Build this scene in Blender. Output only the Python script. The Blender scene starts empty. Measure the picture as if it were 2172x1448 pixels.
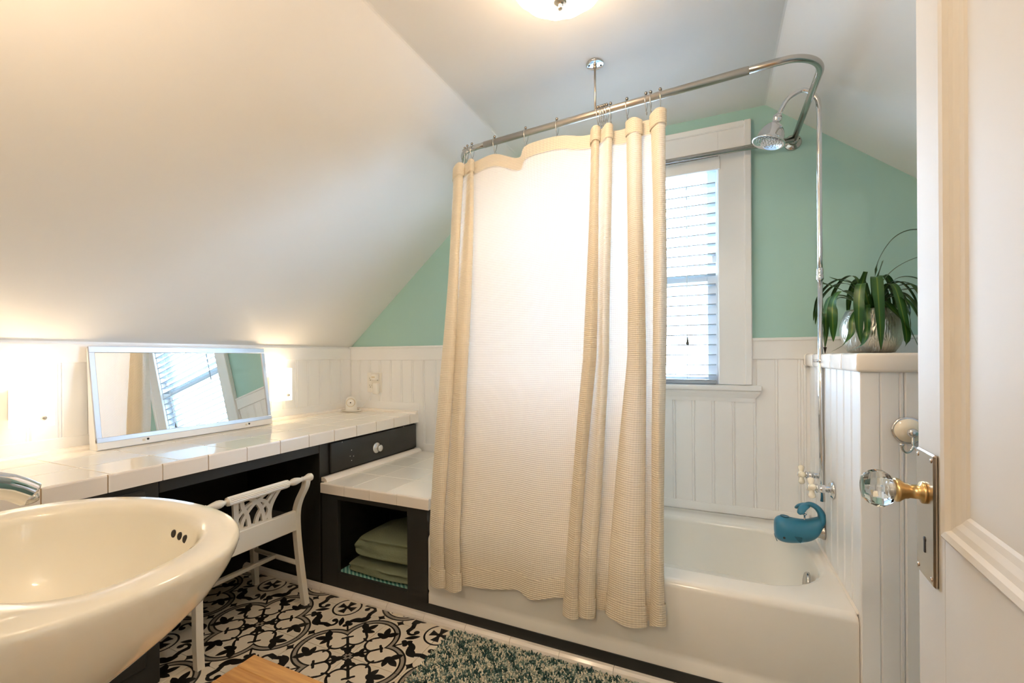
import bpy, bmesh, math, random
from mathutils import Vector, Matrix
random.seed(7)
PI = math.pi
SC = bpy.context.scene
COL = SC.collection

# ------------------------------------------------------------------ camera
FPX, CY, YAW, ROLL = 937.5, 755.2, .4254, -.006
cam_d = bpy.data.cameras.new('camera'); cam = bpy.data.objects.new('camera', cam_d); COL.objects.link(cam)
cam_d.sensor_width = 36; cam_d.sensor_fit = 'HORIZONTAL'; cam_d.lens = 36 * FPX / 2172
cam_d.shift_y = (CY - 724) / 2172; cam_d.clip_start = .02
F = Vector((-math.sin(YAW), math.cos(YAW), 0)); R0 = Vector((math.cos(YAW), math.sin(YAW), 0)); U0 = Vector((0, 0, 1))
R = math.cos(ROLL) * R0 + math.sin(ROLL) * U0; U = -math.sin(ROLL) * R0 + math.cos(ROLL) * U0
cam.matrix_world = Matrix(((R.x, U.x, -F.x, 0), (R.y, U.y, -F.y, 0), (R.z, U.z, -F.z, 1.14), (0, 0, 0, 1)))
SC.camera = cam

# ------------------------------------------------------------------ world, exposure
SKY = 27.5
w = bpy.data.worlds.new('sky'); SC.world = w; w.use_nodes = True
bg = w.node_tree.nodes['Background']; bg.inputs[0].default_value = (.53, .74, 1, 1); bg.inputs[1].default_value = SKY
vs = SC.view_settings; vs.view_transform = 'Standard'; vs.look = 'None'; vs.gamma = 1; vs.use_curve_mapping = False
vs.exposure = 0.57
cy = SC.cycles; cy.max_bounces = 14; cy.diffuse_bounces = 10; cy.glossy_bounces = 4; cy.transmission_bounces = 6; cy.transparent_max_bounces = 12
cy.caustics_reflective = False; cy.caustics_refractive = False; cy.sample_clamp_indirect = 6; cy.adaptive_threshold = .05; cy.use_light_tree = False
WARM = (1, .735, .48)
E_SCONCE, E_CEIL, E_VANITY, E_HALL_FILL = .50, 17.5, 10.0, 27.0
# window portal (guides daylight sampling, gives no light itself)
pl = bpy.data.lights.new('window_portal', 'AREA'); pl.shape = 'RECTANGLE'; pl.size = .86; pl.size_y = 1.12; pl.cycles.is_portal = True
po = bpy.data.objects.new('window_portal', pl); COL.objects.link(po); po.location = (-.40, 2.53, 1.545); po.rotation_euler = (-PI / 2, 0, 0)

# ------------------------------------------------------------------ helpers
def lin(r, g, b):
    f = lambda c: c / 12.92 if c <= .04045 else ((c + .055) / 1.055) ** 2.4
    return (f(r / 255), f(g / 255), f(b / 255), 1)

MATS = {}
def mat(name, col, rough=.5, metal=0, spec=.5, bump=None, coat=0, var=0, trans=0):
    m = bpy.data.materials.new(name); m.use_nodes = True; nt = m.node_tree; b = nt.nodes['Principled BSDF']
    b.inputs['Base Color'].default_value = col if len(col) == 4 else (*col, 1)
    b.inputs['Roughness'].default_value = rough; b.inputs['Metallic'].default_value = metal
    b.inputs['Specular IOR Level'].default_value = spec; b.inputs['Coat Weight'].default_value = coat
    b.inputs['Coat Roughness'].default_value = .03
    if var or bump:
        tc = nt.nodes.new('ShaderNodeTexCoord'); n = nt.nodes.new('ShaderNodeTexNoise')
        nt.links.new(tc.outputs['Object'], n.inputs['Vector'])
        n.inputs['Scale'].default_value = bump[0] if bump else 6; n.inputs['Detail'].default_value = 4
        if var:
            mx = nt.nodes.new('ShaderNodeMix'); mx.data_type = 'RGBA'
            c = col if len(col) == 4 else (*col, 1)
            mx.inputs['A'].default_value = [x * (1 - var) for x in c[:3]] + [1]
            mx.inputs['B'].default_value = [min(1, x * (1 + var)) for x in c[:3]] + [1]
            n2 = nt.nodes.new('ShaderNodeTexNoise'); n2.inputs['Scale'].default_value = 5
            nt.links.new(tc.outputs['Object'], n2.inputs['Vector'])
            nt.links.new(n2.outputs[0], mx.inputs['Factor']); nt.links.new(mx.outputs['Result'], b.inputs['Base Color'])
        if bump:
            bp = nt.nodes.new('ShaderNodeBump'); bp.inputs['Strength'].default_value = bump[1]; bp.inputs['Distance'].default_value = .002
            nt.links.new(n.outputs[0], bp.inputs['Height']); nt.links.new(bp.outputs[0], b.inputs['Normal'])
    MATS[name] = m
    return m

def emat(name, col, strength, base=(.9, .88, .82)):
    m = mat(name, base, .25)
    b = m.node_tree.nodes['Principled BSDF']
    b.inputs['Emission Color'].default_value = (*col, 1); b.inputs['Emission Strength'].default_value = strength
    if name not in ('ceiling_glass', 'lamp_glass'): m.cycles.emission_sampling = 'NONE'
    return m

def wl(o):
    v = Vector((0, 0, 0))
    while o is not None:
        v += o.location; o = o.parent
    return v

class MB:
    def __init__(s): s.v = []; s.f = []; s.sm = []; s.uv = None
    def add(s, vs, fs, smooth=False):
        n = len(s.v); s.v += [tuple(x) for x in vs]; s.f += [tuple(i + n for i in f) for f in fs]; s.sm += [smooth] * len(fs); return s
    def box(s, x0, x1, y0, y1, z0, z1, bev=0, seg=1, rot=None):
        if bev:
            bm = bmesh.new(); bmesh.ops.create_cube(bm, size=1)
            for v in bm.verts: v.co = Vector(((x0 + x1) / 2 + v.co.x * (x1 - x0), (y0 + y1) / 2 + v.co.y * (y1 - y0), (z0 + z1) / 2 + v.co.z * (z1 - z0)))
            bmesh.ops.bevel(bm, geom=list(bm.edges), offset=bev, segments=seg, affect='EDGES', profile=.5)
            bm.verts.index_update(); vs = [v.co.copy() for v in bm.verts]; fs = [[v.index for v in f.verts] for f in bm.faces]; bm.free()
        else:
            vs = [Vector(p) for p in ((x0, y0, z0), (x1, y0, z0), (x1, y1, z0), (x0, y1, z0), (x0, y0, z1), (x1, y0, z1), (x1, y1, z1), (x0, y1, z1))]
            fs = [(3, 2, 1, 0), (4, 5, 6, 7), (0, 1, 5, 4), (1, 2, 6, 5), (2, 3, 7, 6), (3, 0, 4, 7)]
        if rot: vs = [rot @ v for v in vs]
        return s.add(vs, fs, seg > 1)
    def prism(s, poly, axis, a, b, smooth=False):
        # poly in the two other axes (cyclic order), extruded a..b along axis
        def mk(p, t):
            return {'x': (t, p[0], p[1]), 'y': (p[0], t, p[1]), 'z': (p[0], p[1], t)}[axis]
        n = len(poly); vs = [mk(p, a) for p in poly] + [mk(p, b) for p in poly]
        fs = [tuple(range(n))[::-1], tuple(range(n, 2 * n))] + [(i, (i + 1) % n, (i + 1) % n + n, i + n) for i in range(n)]
        return s.add(vs, fs, smooth)
    def loft(s, rings, closed=True, cap0=True, cap1=True, smooth=True):
        n = len(rings[0]); vs = [p for r in rings for p in r]; fs = []
        for i in range(len(rings) - 1):
            for j in range(n if closed else n - 1):
                k = (j + 1) % n; fs.append((i * n + j, i * n + k, (i + 1) * n + k, (i + 1) * n + j))
        if cap0: fs.append(tuple(range(n))[::-1])
        if cap1: fs.append(tuple(range((len(rings) - 1) * n, len(rings) * n)))
        return s.add(vs, fs, smooth)
    def tube(s, path, r, seg=12, caps=True, ell=None):
        path = [Vector(p) for p in path]; rings = []; up = None
        for i, p in enumerate(path):
            t = (path[min(i + 1, len(path) - 1)] - path[max(i - 1, 0)]).normalized()
            if up is None:
                up = Vector((0, 0, 1)) if abs(t.z) < .9 else Vector((1, 0, 0))
            u = (up - t * up.dot(t)).normalized(); v = t.cross(u); up = u
            rr = r[i] if isinstance(r, (list, tuple)) else r
            e = ell or (1, 1)
            rings.append([p + u * (math.cos(2 * PI * k / seg) * rr * e[0]) + v * (math.sin(2 * PI * k / seg) * rr * e[1]) for k in range(seg)])
        return s.loft(rings, True, caps, caps)
    def lathe(s, prof, c, d=(0, 0, 1), seg=24, cap0=True, cap1=True):
        # prof [(radius, dist along d)]
        d = Vector(d).normalized(); u = d.orthogonal().normalized(); v = d.cross(u); c = Vector(c)
        rings = [[c + d * h + u * (r * math.cos(2 * PI * k / seg)) + v * (r * math.sin(2 * PI * k / seg)) for k in range(seg)] for r, h in prof]
        return s.loft(rings, True, cap0, cap1)
    def build(s, name, m, parent=None, local=False, smooth=None, angle=None, kind=None):
        me = bpy.data.meshes.new(name); me.from_pydata(s.v, [], s.f)
        me.polygons.foreach_set('use_smooth', [bool(x) if smooth is None else smooth for x in s.sm])
        if s.uv:
            ul = me.uv_layers.new(name='UVMap')
            for li, l in enumerate(me.loops): ul.data[li].uv = s.uv[l.vertex_index]
        me.update()
        bm = bmesh.new(); bm.from_mesh(me); bmesh.ops.recalc_face_normals(bm, faces=bm.faces); bm.to_mesh(me); bm.free()
        if angle: me.set_sharp_from_angle(angle=math.radians(angle))
        for mm in (m if isinstance(m, (list, tuple)) else [m]): me.materials.append(MATS[mm] if isinstance(mm, str) else mm)
        o = bpy.data.objects.new(name, me); COL.objects.link(o)
        if parent is not None:
            o.parent = parent
            if not local: o.location = -wl(parent)
        if kind: o['kind'] = kind
        return o

def tag(o, label, cat, group=None, kind=None):
    o['label'] = label; o['category'] = cat
    if group: o['group'] = group
    if kind: o['kind'] = kind
    return o
def thing(name, loc, label, cat, group=None, rz=0):
    o = bpy.data.objects.new(name, None); COL.objects.link(o); o.location = loc; o.rotation_euler = (0, 0, rz); o.empty_display_size = .05
    return tag(o, label, cat, group)
def struct(o, label=None):
    o['kind'] = 'structure'
    if label: o['label'] = label
    return o
def sroot(name, loc, label=None):
    o = bpy.data.objects.new(name, None); COL.objects.link(o); o.location = loc; o.empty_display_size = .05
    return struct(o, label)
def inst(o, parent, loc, name=None):
    c = o.copy(); COL.objects.link(c); c.parent = parent; c.location = Vector(loc) - wl(parent); return c
def cspline(pts, n):
    # Catmull-Rom through pts, n samples per span
    P = [Vector(p) for p in pts]; out = []
    for i in range(len(P) - 1):
        a = P[max(i - 1, 0)]; b = P[i]; c = P[i + 1]; d = P[min(i + 2, len(P) - 1)]
        for k in range(n):
            t = k / n; out.append(.5 * ((2 * b) + (c - a) * t + (2 * a - 5 * b + 4 * c - d) * t * t + (3 * b - a - 3 * c + d) * t ** 3))
    out.append(P[-1]); return out

# ------------------------------------------------------------------ materials
mat('paint', lin(232, 230, 227), .45, spec=.35, bump=(60, .05))
mat('trimpaint', lin(238, 238, 238), .3, spec=.5, bump=(25, .06))
mat('door_paint', lin(200, 195, 185), .6, spec=.15, bump=(25, .06))
mat('mint', lin(168, 203, 195), .6, spec=.3, bump=(80, .06))
mat('grey_hall', lin(205, 200, 190), .6)
mat('ceramic', lin(240, 235, 225), .08, spec=.55, coat=.3)
mat('counter_tile', lin(243, 238, 228), .07, spec=.55, bump=(9, .05))
mat('edge_tile', lin(240, 232, 222), .12, spec=.5)
mat('grout', lin(186, 156, 112), .8)
mat('grout_white', lin(206, 192, 168), .8)
mat('black_paint', lin(46, 46, 44), .42, spec=.4, bump=(45, .12), var=.15)
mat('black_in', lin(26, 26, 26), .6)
mat('bath_enamel', lin(236, 233, 226), .14, spec=.5)
mat('chrome', (.78, .78, .79), .07, metal=1)
mat('nickel', (.66, .60, .52), .34, metal=1)
mat('ring_ball', (.34, .30, .26), .25, metal=1)
mat('steel', (.55, .53, .50), .2, metal=1)
mat('silver_frame', (.60, .61, .64), .42, metal=1)
mat('mirror', (.93, .94, .94), .0, metal=1)
mat('brass', (.62, .44, .20), .28, metal=1, bump=(30, .1))
mat('plate_metal', (.58, .50, .42), .24, metal=1, bump=(30, .08))
mat('knob_silver', (.75, .74, .72), .3, metal=1)
mat('porcelain', lin(243, 236, 218), .12, spec=.55, coat=.4)
mat('white_plastic', lin(238, 235, 228), .35)
mat('beige_plastic', lin(218, 202, 172), .4)
mat('dark', (.01, .01, .01), .5)
mat('hole', (.015, .012, .01), .6)
mat('cream_paint', lin(232, 226, 212), .35, bump=(30, .12))
mat('teal_rubber', lin(42, 112, 140), .42, bump=(120, .1))
mat('teal_dark', lin(28, 84, 108), .5)
mat('towel', lin(128, 136, 112), .95, spec=.1, bump=(140, 1.0), var=.12)
mat('liner', lin(90, 175, 165), .7)
mat('soil', (.03, .02, .012), .95)
mat('pot', (.72, .70, .62), .3, metal=.9)
mat('rug_base', lin(60, 90, 88), .95)
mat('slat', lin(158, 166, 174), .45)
mat('cord', lin(232, 230, 225), .7)
mat('house_wall', lin(225, 228, 232), .8)
mat('house_roof', lin(170, 178, 190), .8)
mat('gum', lin(90, 85, 75), .7)

def wood_mat():
    m = bpy.data.materials.new('wood'); m.use_nodes = True; nt = m.node_tree; b = nt.nodes['Principled BSDF']
    tc = nt.nodes.new('ShaderNodeTexCoord'); mp = nt.nodes.new('ShaderNodeMapping'); mp.inputs['Scale'].default_value = (2.5, 30, 30)
    n = nt.nodes.new('ShaderNodeTexNoise'); n.inputs['Scale'].default_value = 3; n.inputs['Detail'].default_value = 6
    oi = nt.nodes.new('ShaderNodeObjectInfo')
    va = nt.nodes.new('ShaderNodeVectorMath'); va.operation = 'ADD'
    nt.links.new(tc.outputs['Object'], va.inputs[0]); nt.links.new(oi.outputs['Random'], va.inputs[1])
    nt.links.new(va.outputs[0], mp.inputs[0]); nt.links.new(mp.outputs[0], n.inputs[0])
    ad = nt.nodes.new('ShaderNodeMath'); ad.operation = 'MULTIPLY_ADD'; ad.inputs[1].default_value = .35; nt.links.new(oi.outputs['Random'], ad.inputs[0]); nt.links.new(n.outputs[0], ad.inputs[2])
    cr = nt.nodes.new('ShaderNodeValToRGB'); cr.color_ramp.elements[0].color = lin(168, 112, 54); cr.color_ramp.elements[1].color = lin(222, 172, 104)
    cr.color_ramp.elements[0].position = .25; cr.color_ramp.elements[1].position = 1.0
    nt.links.new(ad.outputs[0], cr.inputs[0]); nt.links.new(cr.outputs[0], b.inputs['Base Color']); b.inputs['Roughness'].default_value = .4
    MATS['wood'] = m
wood_mat()

def glass_mat(name, rough=0, tint=(1, 1, 1), thin=True):
    m = bpy.data.materials.new(name); m.use_nodes = True; nt = m.node_tree; nt.nodes.clear()
    out = nt.nodes.new('ShaderNodeOutputMaterial')
    if thin:
        tr = nt.nodes.new('ShaderNodeBsdfTransparent'); tr.inputs[0].default_value = (*tint, 1)
        gl = nt.nodes.new('ShaderNodeBsdfGlossy'); gl.inputs['Roughness'].default_value = 0
        fr = nt.nodes.new('ShaderNodeFresnel'); mx = nt.nodes.new('ShaderNodeMixShader')
        ge = nt.nodes.new('ShaderNodeNewGeometry'); fm = nt.nodes.new('ShaderNodeMath'); fm.operation = 'SUBTRACT'; fm.use_clamp = True   # only the entering face reflects
        nt.links.new(fr.outputs[0], fm.inputs[0]); nt.links.new(ge.outputs['Backfacing'], fm.inputs[1]); nt.links.new(fm.outputs[0], mx.inputs[0]); nt.links.new(tr.outputs[0], mx.inputs[1]); nt.links.new(gl.outputs[0], mx.inputs[2]); nt.links.new(mx.outputs[0], out.inputs[0])
    else:
        g = nt.nodes.new('ShaderNodeBsdfGlass'); g.inputs['Color'].default_value = (*tint, 1); g.inputs['Roughness'].default_value = rough; g.inputs['IOR'].default_value = 1.5
        nt.links.new(g.outputs[0], out.inputs[0])
    MATS[name] = m
glass_mat('window_glass'); glass_mat('knob_glass', 0, (.97, .99, 1), thin=False)

def cloth_mat(name, col, transl, tcol):
    m = bpy.data.materials.new(name); m.use_nodes = True; nt = m.node_tree; nt.nodes.clear()
    L = nt.links.new; N = nt.nodes.new
    out = N('ShaderNodeOutputMaterial'); uv = N('ShaderNodeUVMap')
    sx = N('ShaderNodeSeparateXYZ'); L(uv.outputs[0], sx.inputs[0])
    def wave(sock, scale):
        a = N('ShaderNodeMath'); a.operation = 'MULTIPLY'; a.inputs[1].default_value = scale; L(sock, a.inputs[0])
        b = N('ShaderNodeMath'); b.operation = 'SINE'; L(a.outputs[0], b.inputs[0])
        c = N('ShaderNodeMath'); c.operation = 'MULTIPLY_ADD'; c.inputs[1].default_value = .5; c.inputs[2].default_value = .5; L(b.outputs[0], c.inputs[0]); return c.outputs[0]
    wx = wave(sx.outputs[0], 2 * PI / .0075); wy = wave(sx.outputs[1], 2 * PI / .0075)
    mxx = N('ShaderNodeMath'); mxx.operation = 'MULTIPLY_ADD'; mxx.inputs[1].default_value = .45; L(wx, mxx.inputs[0]); L(wy, mxx.inputs[2])
    bp = N('ShaderNodeBump'); bp.inputs['Strength'].default_value = .55; bp.inputs['Distance'].default_value = .0016; L(mxx.outputs[0], bp.inputs['Height'])
    mc = N('ShaderNodeMix'); mc.data_type = 'RGBA'; mc.inputs['A'].default_value = [c * .80 for c in col[:3]] + [1]; mc.inputs['B'].default_value = col
    cl = N('ShaderNodeMath'); cl.operation = 'MULTIPLY'; cl.inputs[1].default_value = .75; cl.use_clamp = True; L(mxx.outputs[0], cl.inputs[0]); L(cl.outputs[0], mc.inputs['Factor'])
    d = N('ShaderNodeBsdfDiffuse'); t = N('ShaderNodeBsdfTranslucent'); mx = N('ShaderNodeMixShader'); mx.inputs[0].default_value = transl
    L(mc.outputs['Result'], d.inputs[0]); t.inputs[0].default_value = tcol; L(bp.outputs[0], d.inputs['Normal']); L(bp.outputs[0], t.inputs['Normal'])
    L(d.outputs[0], mx.inputs[1]); L(t.outputs[0], mx.inputs[2]); L(mx.outputs[0], out.inputs[0])
    MATS[name] = m
cloth_mat('curtain', lin(243, 231, 208), .195, lin(240, 239, 237))

def leaf_mat():
    m = mat('leaf', lin(50, 92, 40), .35, spec=.5); nt = m.node_tree; b = nt.nodes['Principled BSDF']
    uv = nt.nodes.new('ShaderNodeUVMap'); s = nt.nodes.new('ShaderNodeSeparateXYZ'); nt.links.new(uv.outputs[0], s.inputs[0])
    cr = nt.nodes.new('ShaderNodeValToRGB'); e = cr.color_ramp.elements
    e[0].position = .0; e[0].color = lin(36, 74, 30); e[1].position = 1; e[1].color = lin(36, 74, 30)
    k = e.new(.42); k.color = lin(52, 94, 38); k = e.new(.5); k.color = lin(112, 132, 48); k = e.new(.58); k.color = lin(52, 94, 38)
    nt.links.new(s.outputs[0], cr.inputs[0]); nt.links.new(cr.outputs[0], b.inputs['Base Color'])
leaf_mat()

def rug_mat():
    m = mat('rug_pile', lin(90, 110, 105), 1, spec=.05); nt = m.node_tree; b = nt.nodes['Principled BSDF']
    at = nt.nodes.new('ShaderNodeAttribute'); at.attribute_name = 'tuft'
    cr = nt.nodes.new('ShaderNodeValToRGB'); cr.color_ramp.interpolation = 'CONSTANT'; e = cr.color_ramp.elements
    e[0].position = 0; e[0].color = lin(62, 88, 86); e[1].position = .30; e[1].color = lin(110, 134, 126)
    k = e.new(.5); k.color = lin(232, 224, 204); k = e.new(.78); k.color = lin(184, 188, 172)
    nt.links.new(at.outputs['Fac'], cr.inputs[0]); nt.links.new(cr.outputs[0], b.inputs['Base Color'])
rug_mat()

def stripe_mat():
    m = MATS['liner']; nt = m.node_tree; b = nt.nodes['Principled BSDF']
    tc = nt.nodes.new('ShaderNodeTexCoord'); wv = nt.nodes.new('ShaderNodeTexWave'); wv.inputs['Scale'].default_value = 26; wv.bands_direction = 'DIAGONAL'
    cr = nt.nodes.new('ShaderNodeValToRGB'); cr.color_ramp.elements[0].color = lin(50, 130, 125); cr.color_ramp.elements[1].color = lin(170, 215, 200)
    nt.links.new(tc.outputs['Object'], wv.inputs[0]); nt.links.new(wv.outputs[0], cr.inputs[0]); nt.links.new(cr.outputs[0], b.inputs['Base Color'])
stripe_mat()

def pot_mat():
    m = MATS['pot']; nt = m.node_tree; b = nt.nodes['Principled BSDF']
    tc = nt.nodes.new('ShaderNodeTexCoord'); v = nt.nodes.new('ShaderNodeTexVoronoi'); v.inputs['Scale'].default_value = 60; v.feature = 'DISTANCE_TO_EDGE'
    mp = nt.nodes.new('ShaderNodeMapping'); mp.inputs['Scale'].default_value = (1.6, 1, .5); mp.inputs['Rotation'].default_value = (.6, .5, .3)
    bp = nt.nodes.new('ShaderNodeBump'); bp.inputs['Strength'].default_value = .9; bp.inputs['Distance'].default_value = .004
    nt.links.new(tc.outputs['Object'], mp.inputs[0]); nt.links.new(mp.outputs[0], v.inputs[0]); nt.links.new(v.outputs[0], bp.inputs['Height']); nt.links.new(bp.outputs[0], b.inputs['Normal'])
pot_mat()

# printed floor tile: node expressions in tile units, (0,0) the flower's middle, (1,1) the small cross
TILE = .249
def tile_mat():
    m = mat('floor_print', (.7, .66, .58), .38, spec=.4); nt = m.node_tree; L = nt.links.new
    class E:
        def __init__(s, k): s.k = k
    def mth(op, *a, clamp=False):
        n = nt.nodes.new('ShaderNodeMath'); n.operation = op; n.use_clamp = clamp
        for i, x in enumerate(a):
            if isinstance(x, E): L(x.k, n.inputs[i])
            else: n.inputs[i].default_value = x
        return E(n.outputs[0])
    add = lambda a, b: mth('ADD', a, b); sub = lambda a, b: mth('SUBTRACT', a, b); mul = lambda a, b: mth('MULTIPLY', a, b)
    mx = lambda *a: a[0] if len(a) == 1 else mth('MAXIMUM', a[0], mx(*a[1:])); mn = lambda a, b: mth('MINIMUM', a, b)
    lt = lambda a, b: mth('LESS_THAN', a, b); gt = lambda a, b: mth('GREATER_THAN', a, b); ab = lambda a: mth('ABSOLUTE', a)
    def both(*a): return a[0] if len(a) == 1 else mn(a[0], both(*a[1:]))
    tc = nt.nodes.new('ShaderNodeTexCoord'); sp = nt.nodes.new('ShaderNodeSeparateXYZ'); L(tc.outputs['Object'], sp.inputs[0])
    s = mul(E(sp.outputs[0]), 1 / TILE); t = mul(E(sp.outputs[1]), 1 / TILE)
    p = mth('MAXIMUM', s, t); q = mth('MINIMUM', s, t)
    def dist(x, y, cx, cy): dx = sub(x, cx); dy = sub(y, cy); return mth('SQRT', add(mul(dx, dx), mul(dy, dy)))
    def disc(x, y, cx, cy, r): return lt(dist(x, y, cx, cy), r)
    def ell(x, y, cx, cy, a, b, deg):
        c, sn = math.cos(math.radians(deg)), math.sin(math.radians(deg))
        dx = sub(x, cx); dy = sub(y, cy)
        u = mul(add(mul(dx, c), mul(dy, sn)), 1 / a); v = mul(sub(mul(dy, c), mul(dx, sn)), 1 / b)
        return lt(add(mul(u, u), mul(v, v)), 1)
    def leafs(x, y, cx, cy, a, b, deg):   # pointed leaf
        c, sn = math.cos(math.radians(deg)), math.sin(math.radians(deg))
        dx = sub(x, cx); dy = sub(y, cy)
        u = mul(add(mul(dx, c), mul(dy, sn)), 1 / a); v = mul(sub(mul(dy, c), mul(dx, sn)), 1 / b)
        return lt(add(mul(u, u), ab(v)), 1)
    def cap(x, y, x1, y1, x2, y2, r):
        ex, ey = x2 - x1, y2 - y1; l2 = ex * ex + ey * ey; px = sub(x, x1); py = sub(y, y1)
        h = mth('MULTIPLY', add(mul(px, ex), mul(py, ey)), 1 / l2, clamp=True)
        dx = sub(px, mul(h, ex)); dy = sub(py, mul(h, ey)); return lt(mth('SQRT', add(mul(dx, dx), mul(dy, dy))), r)
    d = sub(dist(p, q, .48, 0), .49)
    black = [both(gt(d, -.030), lt(d, 0)), both(gt(d, -.105), lt(d, -.078))]
    grey = both(gt(d, -.078), lt(d, -.030))
    # curl, clips and tulip inside each lobe
    rc = dist(p, q, .39, .195)
    dt = add(mul(sub(p, .39), .82), mul(sub(q, .195), .57))
    black.append(both(gt(rc, .141), lt(rc, .179), lt(dt, .08)))
    black += [cap(p, q, .51, .09, .585, .18, .022), ell(p, q, .61, .205, .070, .056, 25), leafs(p, q, .69, .285, .115, .058, 48), leafs(p, q, .71, .165, .125, .054, -22), leafs(p, q, .61, .12, .095, .046, -75)]
    black += [cap(p, q, .345, .345, .40, .29, .020), cap(p, q, .40, 0, .43, .075, .018)]
    a = mul(add(p, q), .70711); b = mul(sub(p, q), .70711)
    black += [leafs(a, b, .15, 0, .11, .055, 0), leafs(a, b, .20, .05, .085, .038, 50), both(lt(b, .022), gt(a, .19), lt(a, .52))]
    # corner rosette
    rr = dist(p, q, 1, 1); p1 = sub(1, p); q1 = sub(1, q)
    black.append(both(gt(rr, .232), lt(rr, .264)))
    flare = add(mul(mth('MAXIMUM', sub(q1, .05), 0.0), .42), .030)
    black.append(both(lt(p1, flare), lt(q1, .165))); black.append(lt(rr, .05))
    # club on the cusp
    black += [both(lt(b, .016), gt(a, .685), lt(a, .84)), disc(a, b, .85, .042, .042), ell(a, b, .92, 0, .06, .04, 0)]
    # concave diamond between the rings
    dd = add(mth('POWER', ab(p1), .62), mth('POWER', ab(sub(q, .205)), .62)); black.append(lt(dd, .085 ** .62 * 1.1))
    # scroll: leaf towards one side, hook towards the other
    black += [leafs(s, t, .775, .545, .13, .065, 118), leafs(s, t, .83, .45, .13, .07, -30), cap(s, t, .86, .42, 1.0, .47, .040), leafs(s, t, .70, .62, .09, .04, 150)]
    rh = dist(s, t, .545, .90)
    black += [both(gt(rh, .055), lt(rh, .105), gt(sub(.93, t), 0)), cap(s, t, .46, .89, .475, 1.0, .042), disc(s, t, .615, .905, .048), leafs(s, t, .63, .77, .13, .045, 35)]
    bl = mx(*black)
    c1 = nt.nodes.new('ShaderNodeMix'); c1.data_type = 'RGBA'; c1.inputs['A'].default_value = lin(226, 216, 198); c1.inputs['B'].default_value = lin(150, 142, 130); L(grey.k, c1.inputs['Factor'])
    c2 = nt.nodes.new('ShaderNodeMix'); c2.data_type = 'RGBA'; c2.inputs['B'].default_value = lin(26, 24, 23); L(c1.outputs['Result'], c2.inputs['A']); L(bl.k, c2.inputs['Factor'])
    L(c2.outputs['Result'], nt.nodes['Principled BSDF'].inputs['Base Color'])
tile_mat()

# ------------------------------------------------------------------ room constants (metres)
XL, YB, YF, XC, XH = -2.34, 2.391, 1.596, -1.752, .4025
ZC, XR, YN = 2.315, 1.60, .08
CR1, CR2 = -1.035, .235
ZK = 1.21                      # height of the low left wall
ZR = ZC - .80 * (XR - CR2)     # height of the low right wall
WX0, WX1, WZ0, WZ1 = -.83, .03, .985, 2.11
HALF_W = .31
ZHW = 1.143

# ------------------------------------------------------------------ structure
def floor():
    o = MB().box(XL - .1, XR + .1, -.04, YB + .1, -.06, -.008).build('floor', 'grout'); struct(o, 'floor of black and white printed flower tiles')
    full = None
    G = .0009
    rects = [(XL, XR, YN, YF - .012)] + [(XH + HALF_W, XR, YF - .012, YB)]
    cx0, cy0 = -1.521 - TILE, 1.274
    for rx0, rx1, ry0, ry1 in rects:
        for i in range(-3, 9):
            for j in range(-4, 4):
                qx, qy = cx0 + 2 * TILE * i, cy0 + 2 * TILE * j
                for k in range(4):
                    a = k * PI / 2; c, s_ = round(math.cos(a)), round(math.sin(a))
                    pts = [(qx + c * u - s_ * v, qy + s_ * u + c * v) for u, v in ((0, 0), (TILE, 0), (TILE, TILE), (0, TILE))]
                    x0, x1 = min(p[0] for p in pts), max(p[0] for p in pts); y0, y1 = min(p[1] for p in pts), max(p[1] for p in pts)
                    X0, X1, Y0, Y1 = max(x0, rx0), min(x1, rx1), max(y0, ry0), min(y1, ry1)
                    if X1 - X0 < .012 or Y1 - Y0 < .012: continue
                    loc = [((x - qx) * c + (y - qy) * s_, -(x - qx) * s_ + (y - qy) * c) for x, y in ((X0, Y0), (X1, Y1))]
                    u0, u1 = sorted((loc[0][0], loc[1][0])); v0, v1 = sorted((loc[0][1], loc[1][1]))
                    isfull = u1 - u0 > TILE - 1e-4 and v1 - v0 > TILE - 1e-4
                    if isfull and full:
                        t = full.copy(); COL.objects.link(t)
                    else:
                        t = MB().box(u0 + G, u1 - G, v0 + G, v1 - G, -.008, 0, .0006).build('floor_tile', 'floor_print', o, local=True)
                        if isfull: full = t
                    t.parent = o; t.location = (qx, qy, 0); t.rotation_euler = (0, 0, a)
    return o
floor()

def ceiling():
    pr = [(XL - .12, ZK - .1), (XL - .12, ZK + .0), (CR1, ZC), (CR2, ZC), (XR + .12, ZR - .096)]
    pr = [(XL - .14, ZK - .847 * .14), (CR1, ZC), (CR2, ZC), (XR + .14, ZR - .8 * .14)]
    # soft plaster creases
    def rnd(a, b, c, r=.008):
        a, b, c = map(Vector, (a, b, c)); return [tuple(b + (a - b).normalized() * r), tuple(b + ((a - b).normalized() + (c - b).normalized()) * r * .25), tuple(b + (c - b).normalized() * r)]
    inner = [pr[0]] + rnd(pr[0], pr[1], pr[2]) + rnd(pr[1], pr[2], pr[3]) + [pr[3]]
    outer = [(x, z + .14) for x, z in inner]
    m = MB().prism(inner + outer[::-1], 'y', -.04, YB + .12)
    struct(m.build('ceiling', 'paint'), 'white plaster ceiling sloping down on both sides')
ceiling()

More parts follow.
